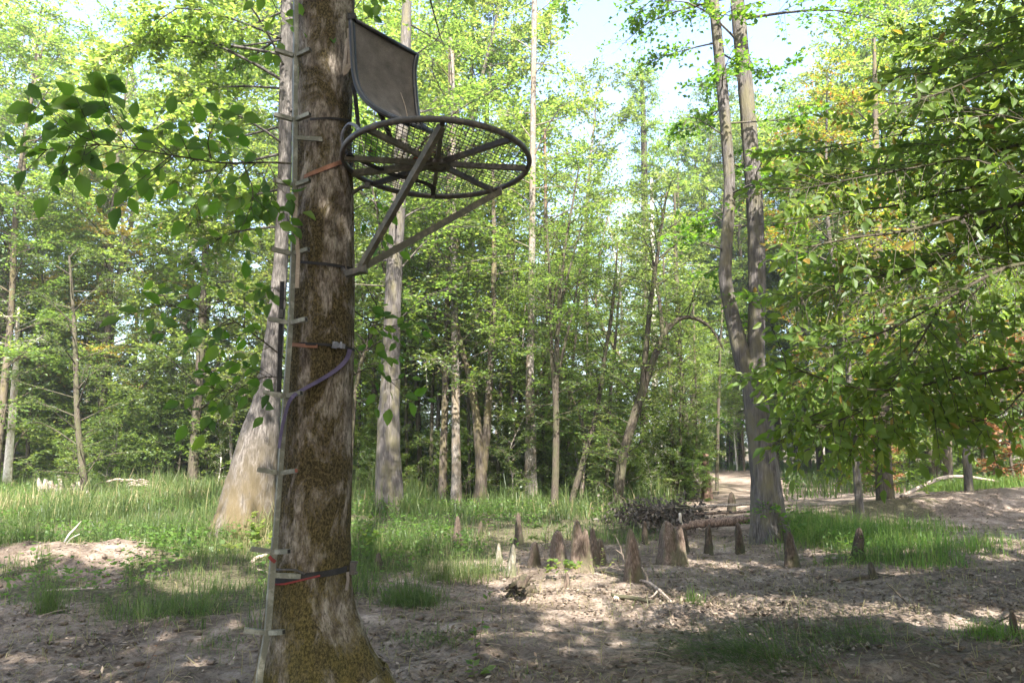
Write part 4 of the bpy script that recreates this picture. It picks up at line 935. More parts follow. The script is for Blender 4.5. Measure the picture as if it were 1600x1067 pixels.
# yellowing cypress, rusty shrubs, autumn tree: single ones
p = gp(150, 745); place('tall', (150-800)/FPX*27, 27, .80, rng, 'bark_white', 'leaf_yellow', 'tree with yellowing crown above the mottled tree on the left', group=False, name='yellow_tree')
for px, Y, s, lab in ((1572, 19.5, 1.2, 'rusty-brown dead-leaved shrub at the right edge of the bank'), (1362, 22, .62, 'rusty-brown shrub behind the slender trunk in the lush grass clump')):
    place('shrub', (px-800)/FPX*Y, Y, s, rng, 'bark_dark', 'leaf_rust', lab, group=False, name='rusty_shrub')
for px, Y, s, lab in ((1330, 14.5, .56, 'tree with yellow and orange tinged leaves high right of the twin trunks'), (1500, 16, .66, 'orange tinged tree standing behind the boughs at the upper right')):
    place('tall', (px-800)/FPX*Y, Y, s, rng, 'bark_grey', 'leaf_autumn', lab, group=False, name='autumn_tree')

name_wood()
# the wood farther off, one mass
rng = np.random.default_rng(15)
n = 3200; px = rng.uniform(-500, 2100, n); Y = rng.uniform(52, 95, n); X = (px-800)/FPX*Y
top = np.array([max(8, min(20, height_for(a, b, skyline(a)+90))) for a, b in zip(px, Y)])
Z = top*rng.uniform(0, 1, n)**.8
rad = rng.uniform(.8, 2.2, n); m = 55
P = np.stack([X, Y, Z], -1)[:, None]+norm(rng.normal(size=(n, m, 3)))*(rad[:, None]*rng.uniform(.2, 1, (n, m))**.5)[..., None]*[1, 1, .6]
P = P.reshape(-1, 3); a = norm(rng.normal(size=P.shape)*[1, 1, .6]); w = norm(np.cross(a, norm(np.array([0, -.25, 1])+rng.normal(size=P.shape)*.5))); l = rng.uniform(.16, .34, (len(P), 1))
V = np.stack([P, P+a*l*.5+w*l*.3, P+a*l, P+a*l*.5-w*l*.3], 1)
V = V[P[:, 2] > 0]
T = np.clip(rng.normal(.45, .22, len(V))+.2*vnoise(V[:, 0]*.15, 3), 0, 1)
me = leaf_mesh('far_woods', V, T, M['leaf_bright']); o = link('far_woods', me, kind='stuff')
mb = MB()
for k in range(170):
    y = rng.uniform(51, 85); x = (rng.uniform(-300, 1900)-800)/FPX*y; h = rng.uniform(8, 16); r = rng.uniform(.08, .24); d = rng.normal(size=2)*.5
    mb.tube(np.array([[x, y, -.2], [x+d[0]*.3, y+d[1]*.3, h*.4], [x+d[0], y+d[1], h]]), [r, r*.75, r*.3], 6, False)
mb.build('far_trunks', M['bark_pale'], smooth=True, kind='stuff')
# ------------------------------------------------------------------ near leaves: real leaf shapes, the largest ones objects of their own
def leaf_shape(tint, seed, wide=.5, fold=.12, bend=.12):
    r = np.random.default_rng(seed); t = np.array([0, .18, .42, .7, .9, 1.0]); wv = np.array([.02, .62, 1.0, .72, .28, 0])*wide/2
    z = -bend*t**2+.04*np.sin(t*3); V = []
    for i in range(6): V += [[-wv[i], t[i], z[i]+fold*wv[i]*2*r.uniform(.6, 1.3)], [0, t[i], z[i]], [wv[i], t[i], z[i]+fold*wv[i]*2*r.uniform(.6, 1.3)]]
    F = []
    for i in range(5):
        for k in (0, 1): F.append([i*3+k, i*3+k+1, i*3+k+4, i*3+k+3])
    return mesh_np('leaf', np.array(V), np.array(F), M['leaf_near'], np.full(18, tint), True)
LEAFS_NEAR = {k: [leaf_shape(t, 3+i, w, f, b) for i, t in enumerate((.15, .3, .45, .6, .8))] for k, (w, f, b) in {'broad': (.60, .25, .12), 'slim': (.46, .2, .22)}.items()}
def near_leaves(S, D, L, rng, spacing, ln, droop, face, facew=.6, jit=.28, start=.2):
    cnt = np.maximum((L*(1-start)/spacing).astype(int), 2)
    k = np.repeat(np.arange(len(S)), cnt); j = np.concatenate([np.arange(c) for c in cnt]); last = j == cnt[k]-1
    t = start+(1-start)*(j+.6+rng.uniform(-.25, .25, len(j)))/cnt[k]; t = np.where(last, 1, t)
    p = S[k]+D[k]*(L[k]*t)[:, None]; p[:, 2] -= droop*L[k]*t*t; n = len(p)
    U = norm(np.array([0, 0, 1.0])*(1-facew)+face*facew+rng.normal(size=(n, 3))*jit)
    side = norm(np.cross(D[k], U))*np.where(j % 2, 1, -1)[:, None]
    a = norm(D[k]*rng.uniform(.45, .9, (n, 1))+side*np.where(last, .1, 1)[:, None]*rng.uniform(.5, 1, (n, 1))+rng.normal(size=(n, 3))*jit*.6-np.array([0, 0, 1])*rng.uniform(0, .6, (n, 1)))
    w = norm(np.cross(a, U)); l = ln*rng.uniform(.6, 1.2, n)*np.where(last, 1.1, 1)
    return p, a, w, l
def leaves_mesh6(name, p, a, w, l, wd, mat, tint):
    n = len(p); nn = np.cross(w, a); L = l[:, None]; H = L*wd/2
    V = np.stack([p, p+a*L*.33+w*H+nn*H*.25, p+a*L*.72+w*H*.7+nn*H*.1-nn*L*.04, p+a*L-nn*L*.12, p+a*L*.72-w*H*.7+nn*H*.1-nn*L*.04, p+a*L*.33-w*H+nn*H*.25], 1)
    b = np.arange(n)[:, None]*6; F = np.concatenate([b+[0, 1, 2, 3], b+[0, 3, 4, 5]])
    return mesh_np(name, V.reshape(-1, 3), F, mat, np.repeat(tint, 6))
def emit(parent, arr, n_obj, mat, rng, shape='broad', wd=.5, tint_mu=.45, rest='leaves'):
    p, a, w, l = arr; n = len(p)
    x, y = proj(p); d = (p-CAMP)@FW
    size = np.where((x > -20) & (x < 1620) & (y > -20) & (y < 1090) & (d > .3), l/np.maximum(d, .3), 0)
    o = np.argsort(-size); first = o[:n_obj]; first = first[size[first] > 0]; other = np.setdiff1d(np.arange(n), first)
    base = np.array(parent.location)
    tint = np.clip(rng.normal(tint_mu, .22, n), 0, 1)
    for i in first:
        t = int(np.clip(tint[i]*5, 0, 4))
        ob = bpy.data.objects.new('leaf', LEAFS_NEAR[shape][t]); COL.objects.link(ob); ob.parent = parent
        if mat != 'leaf_near': ob.material_slots[0].link = 'OBJECT'; ob.material_slots[0].material = M[mat]
        nn = np.cross(w[i], a[i]); m = np.eye(4); m[:3, 0] = w[i]*l[i]; m[:3, 1] = a[i]*l[i]; m[:3, 2] = nn*l[i]; m[:3, 3] = p[i]-base
        from mathutils import Matrix
        ob.matrix_basis = Matrix(m.tolist())
    if len(other):
        return link(rest, leaves_mesh6(rest, p[other]-base, a[other], w[other], l[other], wd, M[mat], tint[other]), parent, kind='stuff')
def bough(path, rng, nside, slen, ln, spacing=.05, droop=.2, own=None, r0=.008, facew=.6, spread=1.0, jit=.28, t0=.1):
    """A bough (pixels + depth) with side twigs; returns its leaves."""
    mb = MB(); P = spline(np.array([at(*q) for q in path]), 24); mb.tube(P, np.linspace(r0, r0*.25, 24), 6)
    tt = np.sort(rng.uniform(t0, 1, nside)); q = interp_path(P, tt); T = norm(interp_path(norm(np.gradient(P, axis=0)), tt))
    face = norm(CAMP-P.mean(0)); U = norm(np.array([0, 0, 1.0])*(1-facew)+face*facew)
    side = norm(np.cross(T, U))*np.where(np.arange(nside) % 2, 1, -1)[:, None]
    D = norm(T*rng.uniform(.4, 1, (nside, 1))+side*rng.uniform(.4, 1.1, (nside, 1))*spread+rng.normal(size=(nside, 3))*.18)
    L = slen*rng.uniform(.45, 1.25, nside)*(1-.45*tt)
    S = np.concatenate([q, P[-6:-5]]); D = np.concatenate([D, [norm(P[-1]-P[-6])]]); L = np.concatenate([L, [np.linalg.norm(P[-1]-P[-6])]])
    for s, d, l in zip(S, D, L):
        t = np.linspace(0, 1, 6)[:, None]; c = s+d*l*t; c[:, 2] -= droop*l*t[:, 0]**2; mb.tube(c, np.linspace(min(r0*.5, .0032), min(r0*.2, .0013), 6), 4, False)
    part('bough', mb, M['bark_dark'], own)
    return near_leaves(S, D, L, rng, spacing, ln, droop, face, facew, jit)
def cat(*arrs): return tuple(np.concatenate(q) for q in zip(*arrs))

rng = np.random.default_rng(42)
A1 = cat(bough([(462, 256, 4.15), (420, 254, 4.0), (350, 255, 3.85), (300, 248, 3.75), (240, 238, 3.65), (180, 228, 3.55), (130, 226, 3.48), (60, 236, 3.42)], rng, 28, .42, .105, .052, .06, big_tree, .007, .72, 1.15),
         bough([(330, 250, 3.8), (325, 220, 3.75), (335, 195, 3.7), (345, 180, 3.68)], rng, 5, .2, .10, .05, .1, big_tree, .004, .7),
         bough([(215, 232, 3.6), (190, 200, 3.55), (165, 165, 3.5), (160, 145, 3.48)], rng, 6, .22, .12, .055, .06, big_tree, .004, .75),
         bough([(380, 256, 3.9), (395, 300, 3.85), (385, 340, 3.8), (360, 385, 3.78)], rng, 9, .3, .09, .045, .2, big_tree, .004, .65),
         bough([(420, 256, 4.0), (430, 285, 3.95), (420, 325, 3.9)], rng, 8, .26, .09, .045, .2, big_tree, .004, .65),
         bough([(130, 226, 3.5), (100, 200, 3.46), (70, 175, 3.44), (50, 165, 3.42)], rng, 4, .16, .10, .055, .06, big_tree, .003, .75))
A2 = cat(bough([(445, 560, 4.15), (400, 525, 4.0), (360, 500, 3.9), (310, 490, 3.8), (250, 470, 3.7)], rng, 17, .34, .09, .055, .12, big_tree, .005, .65),
         bough([(445, 590, 4.15), (410, 590, 4.05), (360, 610, 3.95), (310, 600, 3.9)], rng, 16, .32, .085, .05, .15, big_tree, .004, .6),
         bough([(447, 470, 4.2), (430, 450, 4.15), (415, 455, 4.1)], rng, 4, .15, .08, .05, .15, big_tree, .003, .6))
A3 = cat(bough([(545, 480, 4.5), (575, 500, 4.5), (605, 510, 4.5), (640, 520, 4.5)], rng, 9, .3, .10, .055, .12, big_tree, .005, .6),
         bough([(545, 590, 4.5), (580, 575, 4.5), (615, 600, 4.5), (640, 625, 4.5)], rng, 7, .25, .09, .055, .15, big_tree, .004, .6),
         bough([(550, 330, 4.6), (575, 320, 4.6), (600, 345, 4.6), (605, 380, 4.6)], rng, 5, .2, .085, .055, .15, big_tree, .004, .6),
         bough([(553, 170, 4.6), (570, 190, 4.6), (580, 230, 4.6)], rng, 6, .2, .085, .05, .15, big_tree, .004, .6),
         bough([(600, -60, 4.3), (570, -10, 4.3), (545, 20, 4.25), (490, 25, 4.15)], rng, 9, .28, .10, .055, .2, big_tree, .004, .6),
         bough([(400, -50, 4.0), (425, 0, 4.0), (440, 40, 4.0), (432, 80, 4.0)], rng, 6, .2, .09, .055, .25, big_tree, .004, .6))
emit(big_tree, cat(A1, A2, A3), 300, 'leaf_near', rng, 'broad', .55, .45)

# the crown of the mossy tree, above the frame
mb = MB()
LV, LT = grow(TRUNK[TRUNK[:, 2] > 6.0], 55, z0=.0, z1=1, nl=24, Lmax=4.6, twigs=6, twig_len=1.1, spacing=.10, ln=.18, wd=.10, rise=.22, prof='round', mb=mb, twig_r=0)
keep = ~sun_open(LV.mean(1), .2); LV, LT = LV[keep], LT[keep]
x, y = proj(LV.mean(1)); inside = (x > 250) & (x < 1000) & (y > 5) & (y < 1067) & (LV[:, 0, 1] > 0); LV, LT = LV[~inside], LT[~inside]
part('limbs', mb, M['bark_brown'], big_tree, True)
link('crown', leaf_mesh('crown', LV-np.array(big_tree.location), LT, M['leaf_wood']), big_tree)

# the tree whose boughs hang in from the right
OT = np.array([7.6, 5.4]); g = gz(*OT)
ot = thing('overhanging_tree', 'leafy tree whose long drooping boughs hang in from the right edge', 'tree', (*OT, g))
R = spline(np.array([[7.6, 5.4, g-.1, .24], [7.55, 5.4, g+1.5, .19], [7.4, 5.3, g+4, .15], [7.5, 5.2, g+7, .10], [7.6, 5.2, g+10, .02]]), 60)
mb = MB(); V, F = trunk_mesh(R, 20, 77, .012, 4, .4); mb.add(V, F); part('trunk', mb, M['bark_grey'], ot, True)
rng = np.random.default_rng(8)
B = [([(1900, 250, 5.1), (1700, 292, 4.9), (1600, 318, 4.7), (1500, 340, 4.55), (1410, 362, 4.4), (1330, 372, 4.3), (1240, 392, 4.2)], 34, .75, .020),
     ([(1900, 400, 5.0), (1700, 405, 4.7), (1600, 412, 4.5), (1550, 428, 4.4), (1470, 472, 4.3), (1390, 515, 4.2), (1290, 545, 4.1)], 34, .75, .016),
     ([(1850, 520, 4.9), (1650, 560, 4.5), (1500, 590, 4.3), (1380, 610, 4.15), (1280, 590, 4.05), (1215, 560, 4.0)], 32, .65, .012),
     ([(1470, 480, 4.3), (1420, 560, 4.25), (1375, 620, 4.2), (1330, 650, 4.15), (1280, 668, 4.1)], 22, .55, .008),
     ([(1550, 430, 4.5), (1500, 480, 4.6), (1450, 530, 4.6), (1420, 580, 4.6)], 18, .6, .008),
     ([(1600, 318, 4.7), (1480, 400, 4.9), (1380, 430, 5.0), (1290, 450, 5.1), (1230, 480, 5.1)], 26, .7, .010),
     ([(1880, 120, 5.0), (1700, 190, 4.7), (1560, 235, 4.5), (1440, 260, 4.4), (1330, 280, 4.3), (1230, 300, 4.2)], 26, .62, .012),
     ([(1800, 20, 4.6), (1650, 70, 4.3), (1550, 110, 4.1), (1470, 145, 4.0), (1400, 165, 3.9)], 20, .5, .010),
     ([(1750, 230, 4.2), (1640, 200, 4.0), (1560, 180, 3.9), (1480, 190, 3.8)], 16, .5, .008),
     ([(1650, 560, 4.4), (1600, 610, 4.2), (1560, 650, 4.1), (1500, 660, 4.0)], 14, .5, .006),
     ([(1290, 640, 4.2), (1250, 660, 4.2), (1220, 690, 4.2)], 8, .3, .005),
     ([(1800, 300, 4.4), (1690, 120, 4.3), (1610, 20, 4.2), (1560, -60, 4.2)], 20, .6, .010),
     ([(1760, 420, 3.9), (1660, 330, 3.8), (1590, 270, 3.75), (1540, 255, 3.7)], 16, .45, .007),
     ([(1720, 60, 4.8), (1620, 90, 4.8), (1530, 60, 4.8), (1460, 70, 4.8)], 18, .6, .008)]
B2 = [([(x+r_[0], y+r_[1], Y+r_[2]) for x, y, Y in p], n, sl, r*.7) for p, n, sl, r in B[:11] for r_ in [rng.normal(size=3)*[14, 30, .2]+[10, 0, .65]]]
B3 = [([(x+r_[0], y+r_[1], Y+r_[2]) for x, y, Y in p], n, sl, r*.6) for p, n, sl, r in B[6:9]+B[11:14]+B[6:8] for r_ in [rng.normal(size=3)*[18, 40, .3]+[0, -10, .9]]]
AR = [bough(p, rng, int(n*1.8), sl, .080, .027, .22, ot, r, .5, 1.0, .36, .05) for p, n, sl, r in B+B2+B3]
arr = cat(*AR); SPOTS_ALL = SUN_SPOTS; SUN_SPOTS = [(1.5, 7.2, 1.5, .42), (2.8, 6.75, 1.2, .34)]; keep = ~(sun_open(arr[0], -.02) & (rng.uniform(size=len(arr[0])) < .85)); SUN_SPOTS = SPOTS_ALL; arr = tuple(q[keep] for q in arr)  # most bough leaves along these sun rays left out to light the ground strip
emit(ot, arr, 300, 'leaf_shade', rng, 'slim', .46, .45)
mb = MB(); LV, LT = grow(R, 57, z0=.55, z1=1, nl=28, Lmax=4.2, twigs=6, twig_len=1.1, spacing=.10, ln=.17, wd=.10, rise=.3, prof='round', mb=mb, twig_r=0)
keep = ~sun_open(LV.mean(1), .2); LV, LT = LV[keep], LT[keep]
part('limbs', mb, M['bark_brown'], ot, True); link('crown', leaf_mesh('crown', LV-np.array(ot.location), LT, M['leaf_wood']), ot)

# unseen trees added beside and behind the camera so their crowns shade the foreground
rng = np.random.default_rng(99)
for k, (x, y, h, L_) in enumerate([(-1.5, -2.5, 12, 4.6), (2.8, -3.8, 13, 4.8), (7.2, -2.2, 13, 4.8), (11.2, -1.2, 14, 4.8), (-5.8, -.8, 12, 4.4), (16, 1.0, 14, 4.6), (12.3, 5.2, 13, 4.6), (4.8, 2.7, 12, 4.0)]):
    g = gz(x, y); o = thing('shade_tree', 'unseen leafy tree added outside the frame to shade the ground', 'tree', (x, y, g), 'unseen trees added outside the frame to shade the glade')
    R = spline(np.array([[x, y, g-.1, .26], [x, y, g+.8, .2], [x+rng.normal()*.3, y+rng.normal()*.3, g+h*.5, .15], [x+rng.normal()*.5, y+rng.normal()*.5, g+h, .02]]), 40)
    mb = MB(); V, F = trunk_mesh(R, 12, k, .012); mb.add(V, F)
    LV, LT = grow(R, 300+k, z0=.42, z1=1, nl=42, Lmax=L_, twigs=5, twig_len=1.2, spacing=.12, ln=.26, wd=.17, rise=.3, prof='round', mb=mb, twig_r=0)
    x_, y_ = proj(LV.mean(1)); keep = ~sun_open(LV.mean(1), .25) & ~((x_ > -60) & (x_ < 1660) & (y_ > -60) & (LV[:, 0, 1] > .3)); LV, LT = LV[keep], LT[keep]
    part('trunk', mb, M['bark_brown'], o, True); link('crown', leaf_mesh('crown', LV-np.array(o.location), LT, M['leaf_wood']), o)

# ------------------------------------------------------------------ grass and ground cover
def blades(P, h, w, rng, lean=.35, tint=.45, tsd=.18, az=None):
    n = len(P); a = rng.uniform(0, 2*pi, n) if az is None else az+rng.normal(size=n)*.5
    d = np.stack([np.cos(a), np.sin(a), np.zeros(n)], -1); s = np.stack([-d[:, 1], d[:, 0], 0*a], -1)
    s = norm(s+rng.normal(size=(n, 3))*[.5, .5, 0]); ln = np.abs(rng.normal(lean, lean*.6, n))[:, None]; h = h[:, None]; w = (w*rng.uniform(.6, 1.2, n))[:, None]/2
    m = P+np.array([0, 0, 1])*h*.55*np.maximum(1-.3*ln, .3)+d*h*.28*ln; t = P+np.array([0, 0, 1])*h*np.maximum(1-.75*ln, .12)+d*h*1.0*ln
    V = np.stack([P-s*w, P+s*w, m+s*w*.8, m-s*w*.8, t], 1)
    b = np.arange(n)[:, None]*5; tt = np.clip(rng.normal(tint, tsd, n), 0, 1)
    return V.reshape(-1, 3), [b+[0, 1, 2, 3], b+[3, 2, 4]], np.repeat(tt, 5)
def scatter(poly_test, x0, x1, y0, y1, dens, rng):
    n = int((x1-x0)*(y1-y0)*dens); x = rng.uniform(x0, x1, n); y = rng.uniform(y0, y1, n)
    px, py = proj(np.stack([x, y, 0*x], -1)); k = (px > -60) & (px < 1660) & (py < 1120)
    x, y = x[k], y[k]; k = poly_test(x, y); x, y = x[k], y[k]
    return np.stack([x, y, ground_h(x, y)-.01], -1)
rng = np.random.default_rng(21)
LEFT = gpoly([(-140, 740), (80, 760), (420, 742), (620, 770), (1060, 785), (1060, 852), (780, 850), (740, 880), (640, 908), (590, 930), (420, 960), (330, 968), (200, 955), (60, 942), (-60, 920), (-300, 860)])
def field(y0, y1, dens, hh, ww, test=turf, x0=-19, x1=6):
    P = scatter(test, x0, x1, y0, y1, dens, rng)
    q = fbm(P*[.8, .8, 0], 3, 55); k = rng.uniform(-1, 1, len(P)) < q*1.5+.8; P, q = P[k], q[k]
    mid = sstep(-2.6, -1.0, P[:, 0])*sstep(18, 14, P[:, 1])          # thinner and lower in the shade of the middle
    h = hh*(1+.7*q)*rng.uniform(.45, 1.25, len(P))*(1-.35*mid)
    k = rng.uniform(0, 1, len(P)) > .45*mid; P, h, q = P[k], h[k], q[k]
    dry = np.exp(-(((P[:, 0]+3.2)/1.1)**2+((P[:, 1]-10.4)/1.0)**2))*.5+np.exp(-(((P[:, 0]+11)/3)**2+((P[:, 1]-17)/3)**2))*.4
    return blades(P, h, np.full(len(P), ww), rng, .55, np.clip(.42+.22*fbm(P*[.5, .5, 0], 2, 66)+dry, 0, 1), .24)
def stuff_mesh(name, parts, mat):
    mb = MB()
    for V, F, T in parts: mb.add(V, F, T)
    return mb.build(name, mat, kind='stuff')
stuff_mesh('meadow_grass', [field(6, 9.5, 850, .34, .008), field(9.5, 14, 520, .45, .011), field(14, 26, 190, .6, .018)], M['grass'])
bank = lambda x, y: inpoly(x, y, TURF_BANK); clump = lambda x, y: inpoly(x, y, TURF_CLUMP)
P = scatter(lambda x, y: x > -99, 4.0, 8.6, 8.5, 16, 620, rng)
c_ = gp(1345, 845); q = np.hypot((P[:, 0]-c_[0])/1.4, (P[:, 1]-c_[1])/2.4)+.35*fbm(P*[1.1, 1.1, 0], 3, 19); k = q < rng.uniform(.55, 1.15, len(P)); P, q = P[k], q[k]
V1 = blades(P, .5*rng.uniform(.3, 1.2, len(P))*np.clip(1.15-.6*q, .3, 1.2), np.full(len(P), .009), rng, .55, np.clip(.4+.4*fbm(P*[1.5, 1.5, 0], 2, 23), 0, 1), .25)
P2 = scatter(bank, 8, 22, 15, 27, 150, rng)
V2 = blades(P2, .45*rng.uniform(.5, 1.2, len(P2)), np.full(len(P2), .018), rng, .35, .6)
stuff_mesh('lush_grass', [V1], M['grass_lush']); stuff_mesh('bank_grass', [V2], M['grass_lush'])
# far light undergrowth under the trees
P = scatter(lambda x, y: (fbm(np.stack([x*.35, y*.35, 0*x], -1), 2, 12) > -.35) & ~((np.abs(x-y*.31) < y*.08) & (y < 36)), -30, 32, 19, 44, 26, rng)
V3 = blades(P, .55*rng.uniform(.4, 1.3, len(P)), np.full(len(P), .035), rng, .4, .5); stuff_mesh('far_grass', [V3], M['grass'])
# broad-leaved ground cover: small leaves on short stems
def cover(P, hmax, ln, rng, per=7):
    n = len(P); p = np.repeat(P, per, 0)+np.stack([rng.normal(0, .07, n*per), rng.normal(0, .07, n*per), rng.uniform(.02, hmax, n*per)], -1)
    a = norm(rng.normal(size=p.shape)*[1, 1, .35]); w = norm(np.cross(a, norm(np.array([0, 0, 1])+rng.normal(size=p.shape)*.45))); l = ln*rng.uniform(.6, 1.3, (len(p), 1))
    V = np.stack([p, p+a*l*.5+w*l*.3, p+a*l, p+a*l*.5-w*l*.3], 1)
    return V, np.clip(rng.normal(.55, .2, len(p)), 0, 1)
P = scatter(turf, -19, 5, 6.3, 24, 26, rng); q = fbm(P*[.6, .6, 0], 2, 88); P = P[q > -.05]
V, T = cover(P, .32, .065, rng, 9); link('ground_cover', leaf_mesh('ground_cover', V, T*.8, M['grass_lush']), kind='stuff')

# sparse tufts, dry strands and litter on the churned mud
bare = lambda x, y: ~turf(x, y)
P = scatter(lambda x, y: bare(x, y) & (fbm(np.stack([x*1.4, y*1.4, 0*x], -1), 3, 120) > .38), -6, 13, 3, 13, 160, rng)
V4 = blades(P, .10*rng.uniform(.4, 1.4, len(P)), np.full(len(P), .006), rng, .8, .55, .25); stuff_mesh('sparse_grass', [V4], M['grass'])
P = scatter(bare, -6, 13, 2.9, 12, 60, rng); P[:, 2] += .015
V5 = blades(P, .16*rng.uniform(.4, 1.6, len(P)), np.full(len(P), .005), rng, 1.25, .98, .05); stuff_mesh('dry_strands', [V5], M['grass'])
def flat_leaves(P, ln, rng):
    n = len(P); a = norm(rng.normal(size=(n, 3))*[1, 1, .3]); w = norm(np.cross(a, norm(np.array([0, 0, 1])+rng.normal(size=(n, 3))*.4))); l = ln*rng.uniform(.4, 1.3, (n, 1)); P = P+np.array([0, 0, 1])*rng.uniform(.01, .035, (n, 1))
    return np.stack([P, P+a*l*.5+w*l*.26, P+a*l, P+a*l*.5-w*l*.26], 1)
P = scatter(lambda x, y: bare(x, y) & (fbm(np.stack([x*1.2, y*1.2, 0*x], -1), 3, 140) > rng.uniform(-.7, .6, len(x))), -7, 14, 2.9, 17, 900, rng); P = P[rng.uniform(size=len(P)) < np.where(P[:, 1] < 8, 1, .45)]
V = flat_leaves(P, .046, rng); link('leaf_litter', leaf_mesh('leaf_litter', V, np.clip(rng.beta(1.2, 2.6, len(V)), 0, 1), M['litter']), kind='stuff')
mb = MB(); P = scatter(bare, -6, 12, 2.9, 14, 16, rng)
for p in P:
    a = rng.uniform(0, 2*pi); L_ = rng.uniform(.06, .35); d = np.array([cos(a), sin(a), rng.normal()*.08])*L_; r = rng.uniform(.0015, .005)
    mb.tube(np.array([p+[0, 0, .015], p+d*.5+[0, 0, .025]+rng.normal(size=3)*.02*L_*4*[1, 1, 0], p+d+[0, 0, .018]]), [r, r*.8, r*.4], 3, False, rng.uniform(0, .8))
mb.build('fallen_twigs', M['litter'], kind='stuff')
# clods of trampled mud
mb = MB(); P = scatter(bare, -6, 12, 2.9, 10, 30, rng)
for p in P:
    s = rng.uniform(.012, .045); k = rng.normal(size=(8, 3))*.2+np.array([[i, j, m] for i in (-1, 1) for j in (-1, 1) for m in (-1, 1)])
    k = norm(k)*s*rng.uniform(.7, 1.2, (8, 1))*[1.3, 1.1, .55]; mb.add(p+k+[0, 0, s*.2], np.array([[0, 1, 3, 2], [4, 6, 7, 5], [0, 4, 5, 1], [2, 3, 7, 6], [0, 2, 6, 4], [1, 5, 7, 3]]), 0)
mb.build('mud_clods', M['soil'], smooth=True, kind='stuff')

# single tufts
def tuft(px, py, label, n, h, spread, mat='grass', lean=.5, tint=.42, az=None, wd=.006, seed=0):
    r = np.random.default_rng(seed+int(px)); c = gp(px, py); k = r.normal(size=(n, 2))*spread; x, y = c[0]+k[:, 0], c[1]+k[:, 1]*.8; P = np.stack([x, y, ground_h(x, y)-.01], -1)
    V, F, T = blades(P, h*r.uniform(.5, 1.2, n), np.full(n, wd), r, lean, tint, .15, az); V = V-c
    o = link('grass_tuft', mesh_np('grass_tuft', V, F, M[mat], T)); o.location = Vector(c); tag(o, label, 'grass tuft')
tuft(640, 948, 'green-grey arching grass tuft just right of the mossy trunk foot', 520, .42, .16, lean=.75, tint=.5)
tuft(705, 905, 'tall pale grass tuft between the mossy trunk and the two pale knees', 620, .48, .24, lean=.6, tint=.5)
tuft(760, 895, 'low grass tuft right beside the two pale knees', 280, .32, .16, lean=.7, tint=.5)
tuft(265, 962, 'arching grass tuft on the left edge of the mud below the meadow', 420, .42, .28, lean=.8, tint=.4)
tuft(75, 965, 'spiky grass tuft at the far left on the mud edge', 160, .5, .08, lean=.5, tint=.55)
tuft(1085, 945, 'small bright grass tuft growing in the sunlit strip of ground', 90, .22, .04, 'grass_lush', .5, .8)
tuft(1200, 1040, 'flattened dark green grass tuft on the foreground mud', 420, .5, .26, 'grass', 1.55, .38, pi*.95)
tuft(1330, 1000, 'trampled grass tuft left of the low grassy patch at bottom right', 300, .3, .3, 'grass', 1.35, .4, pi)
tuft(1555, 1003, 'fresh green tuft at the lower right edge', 300, .22, .14, 'grass_lush', .7, .5)
tuft(680, 1000, 'low trampled grass tuft right of the mossy trunk in the foreground', 220, .16, .18, 'grass', 1.1, .55)
tuft(340, 1010, 'little grass tuft on the mud left of the climbing stick foot', 130, .14, .12, 'grass', 1.0, .45)

# ------------------------------------------------------------------ cypress knees
def knee(px, py, top, w, bark, label, lean=0, lobes=3, blunt=.1, seed=0, name='cypress_knee', twin=None):
    c = gp(px, py); Y = c[1]; c[2] = gz(c[0], Y); k = FPX/((c-CAMP)@FW); h = (py-top)/k; r = w/2/k
    w *= .8; blunt = min(.42+.5*blunt, .85); t = np.linspace(0, 1, 14); prof = (1.12-(.86-.5*blunt)*t)*np.sqrt(np.maximum(1-t**5, 0))+.42*np.exp(-t/.08); prof[-1] = .04; rr = np.random.default_rng(seed+int(px))
    def shaft(dx, hh, rs, ln):
        R = np.stack([dx+ln*h*t+rr.normal()*.02*t, .03*rr.normal()*t, -.05+(hh+.05)*t, rs*prof], -1)
        V, F = trunk_mesh(spline(R, 34), 24, seed+int(px), .022, lobes, h*.9, None, .11); return V, F
    mb = MB(); mb.add(*shaft(0, h, r, lean))
    if twin: mb.add(*shaft(twin[0]/k, h*twin[1], r*.7, lean))
    o = mb.build(name, M[bark], smooth=True); o.location = Vector(c); tag(o, label, 'cypress knee', None)
    return o
K = 'cypress knees among the grass'
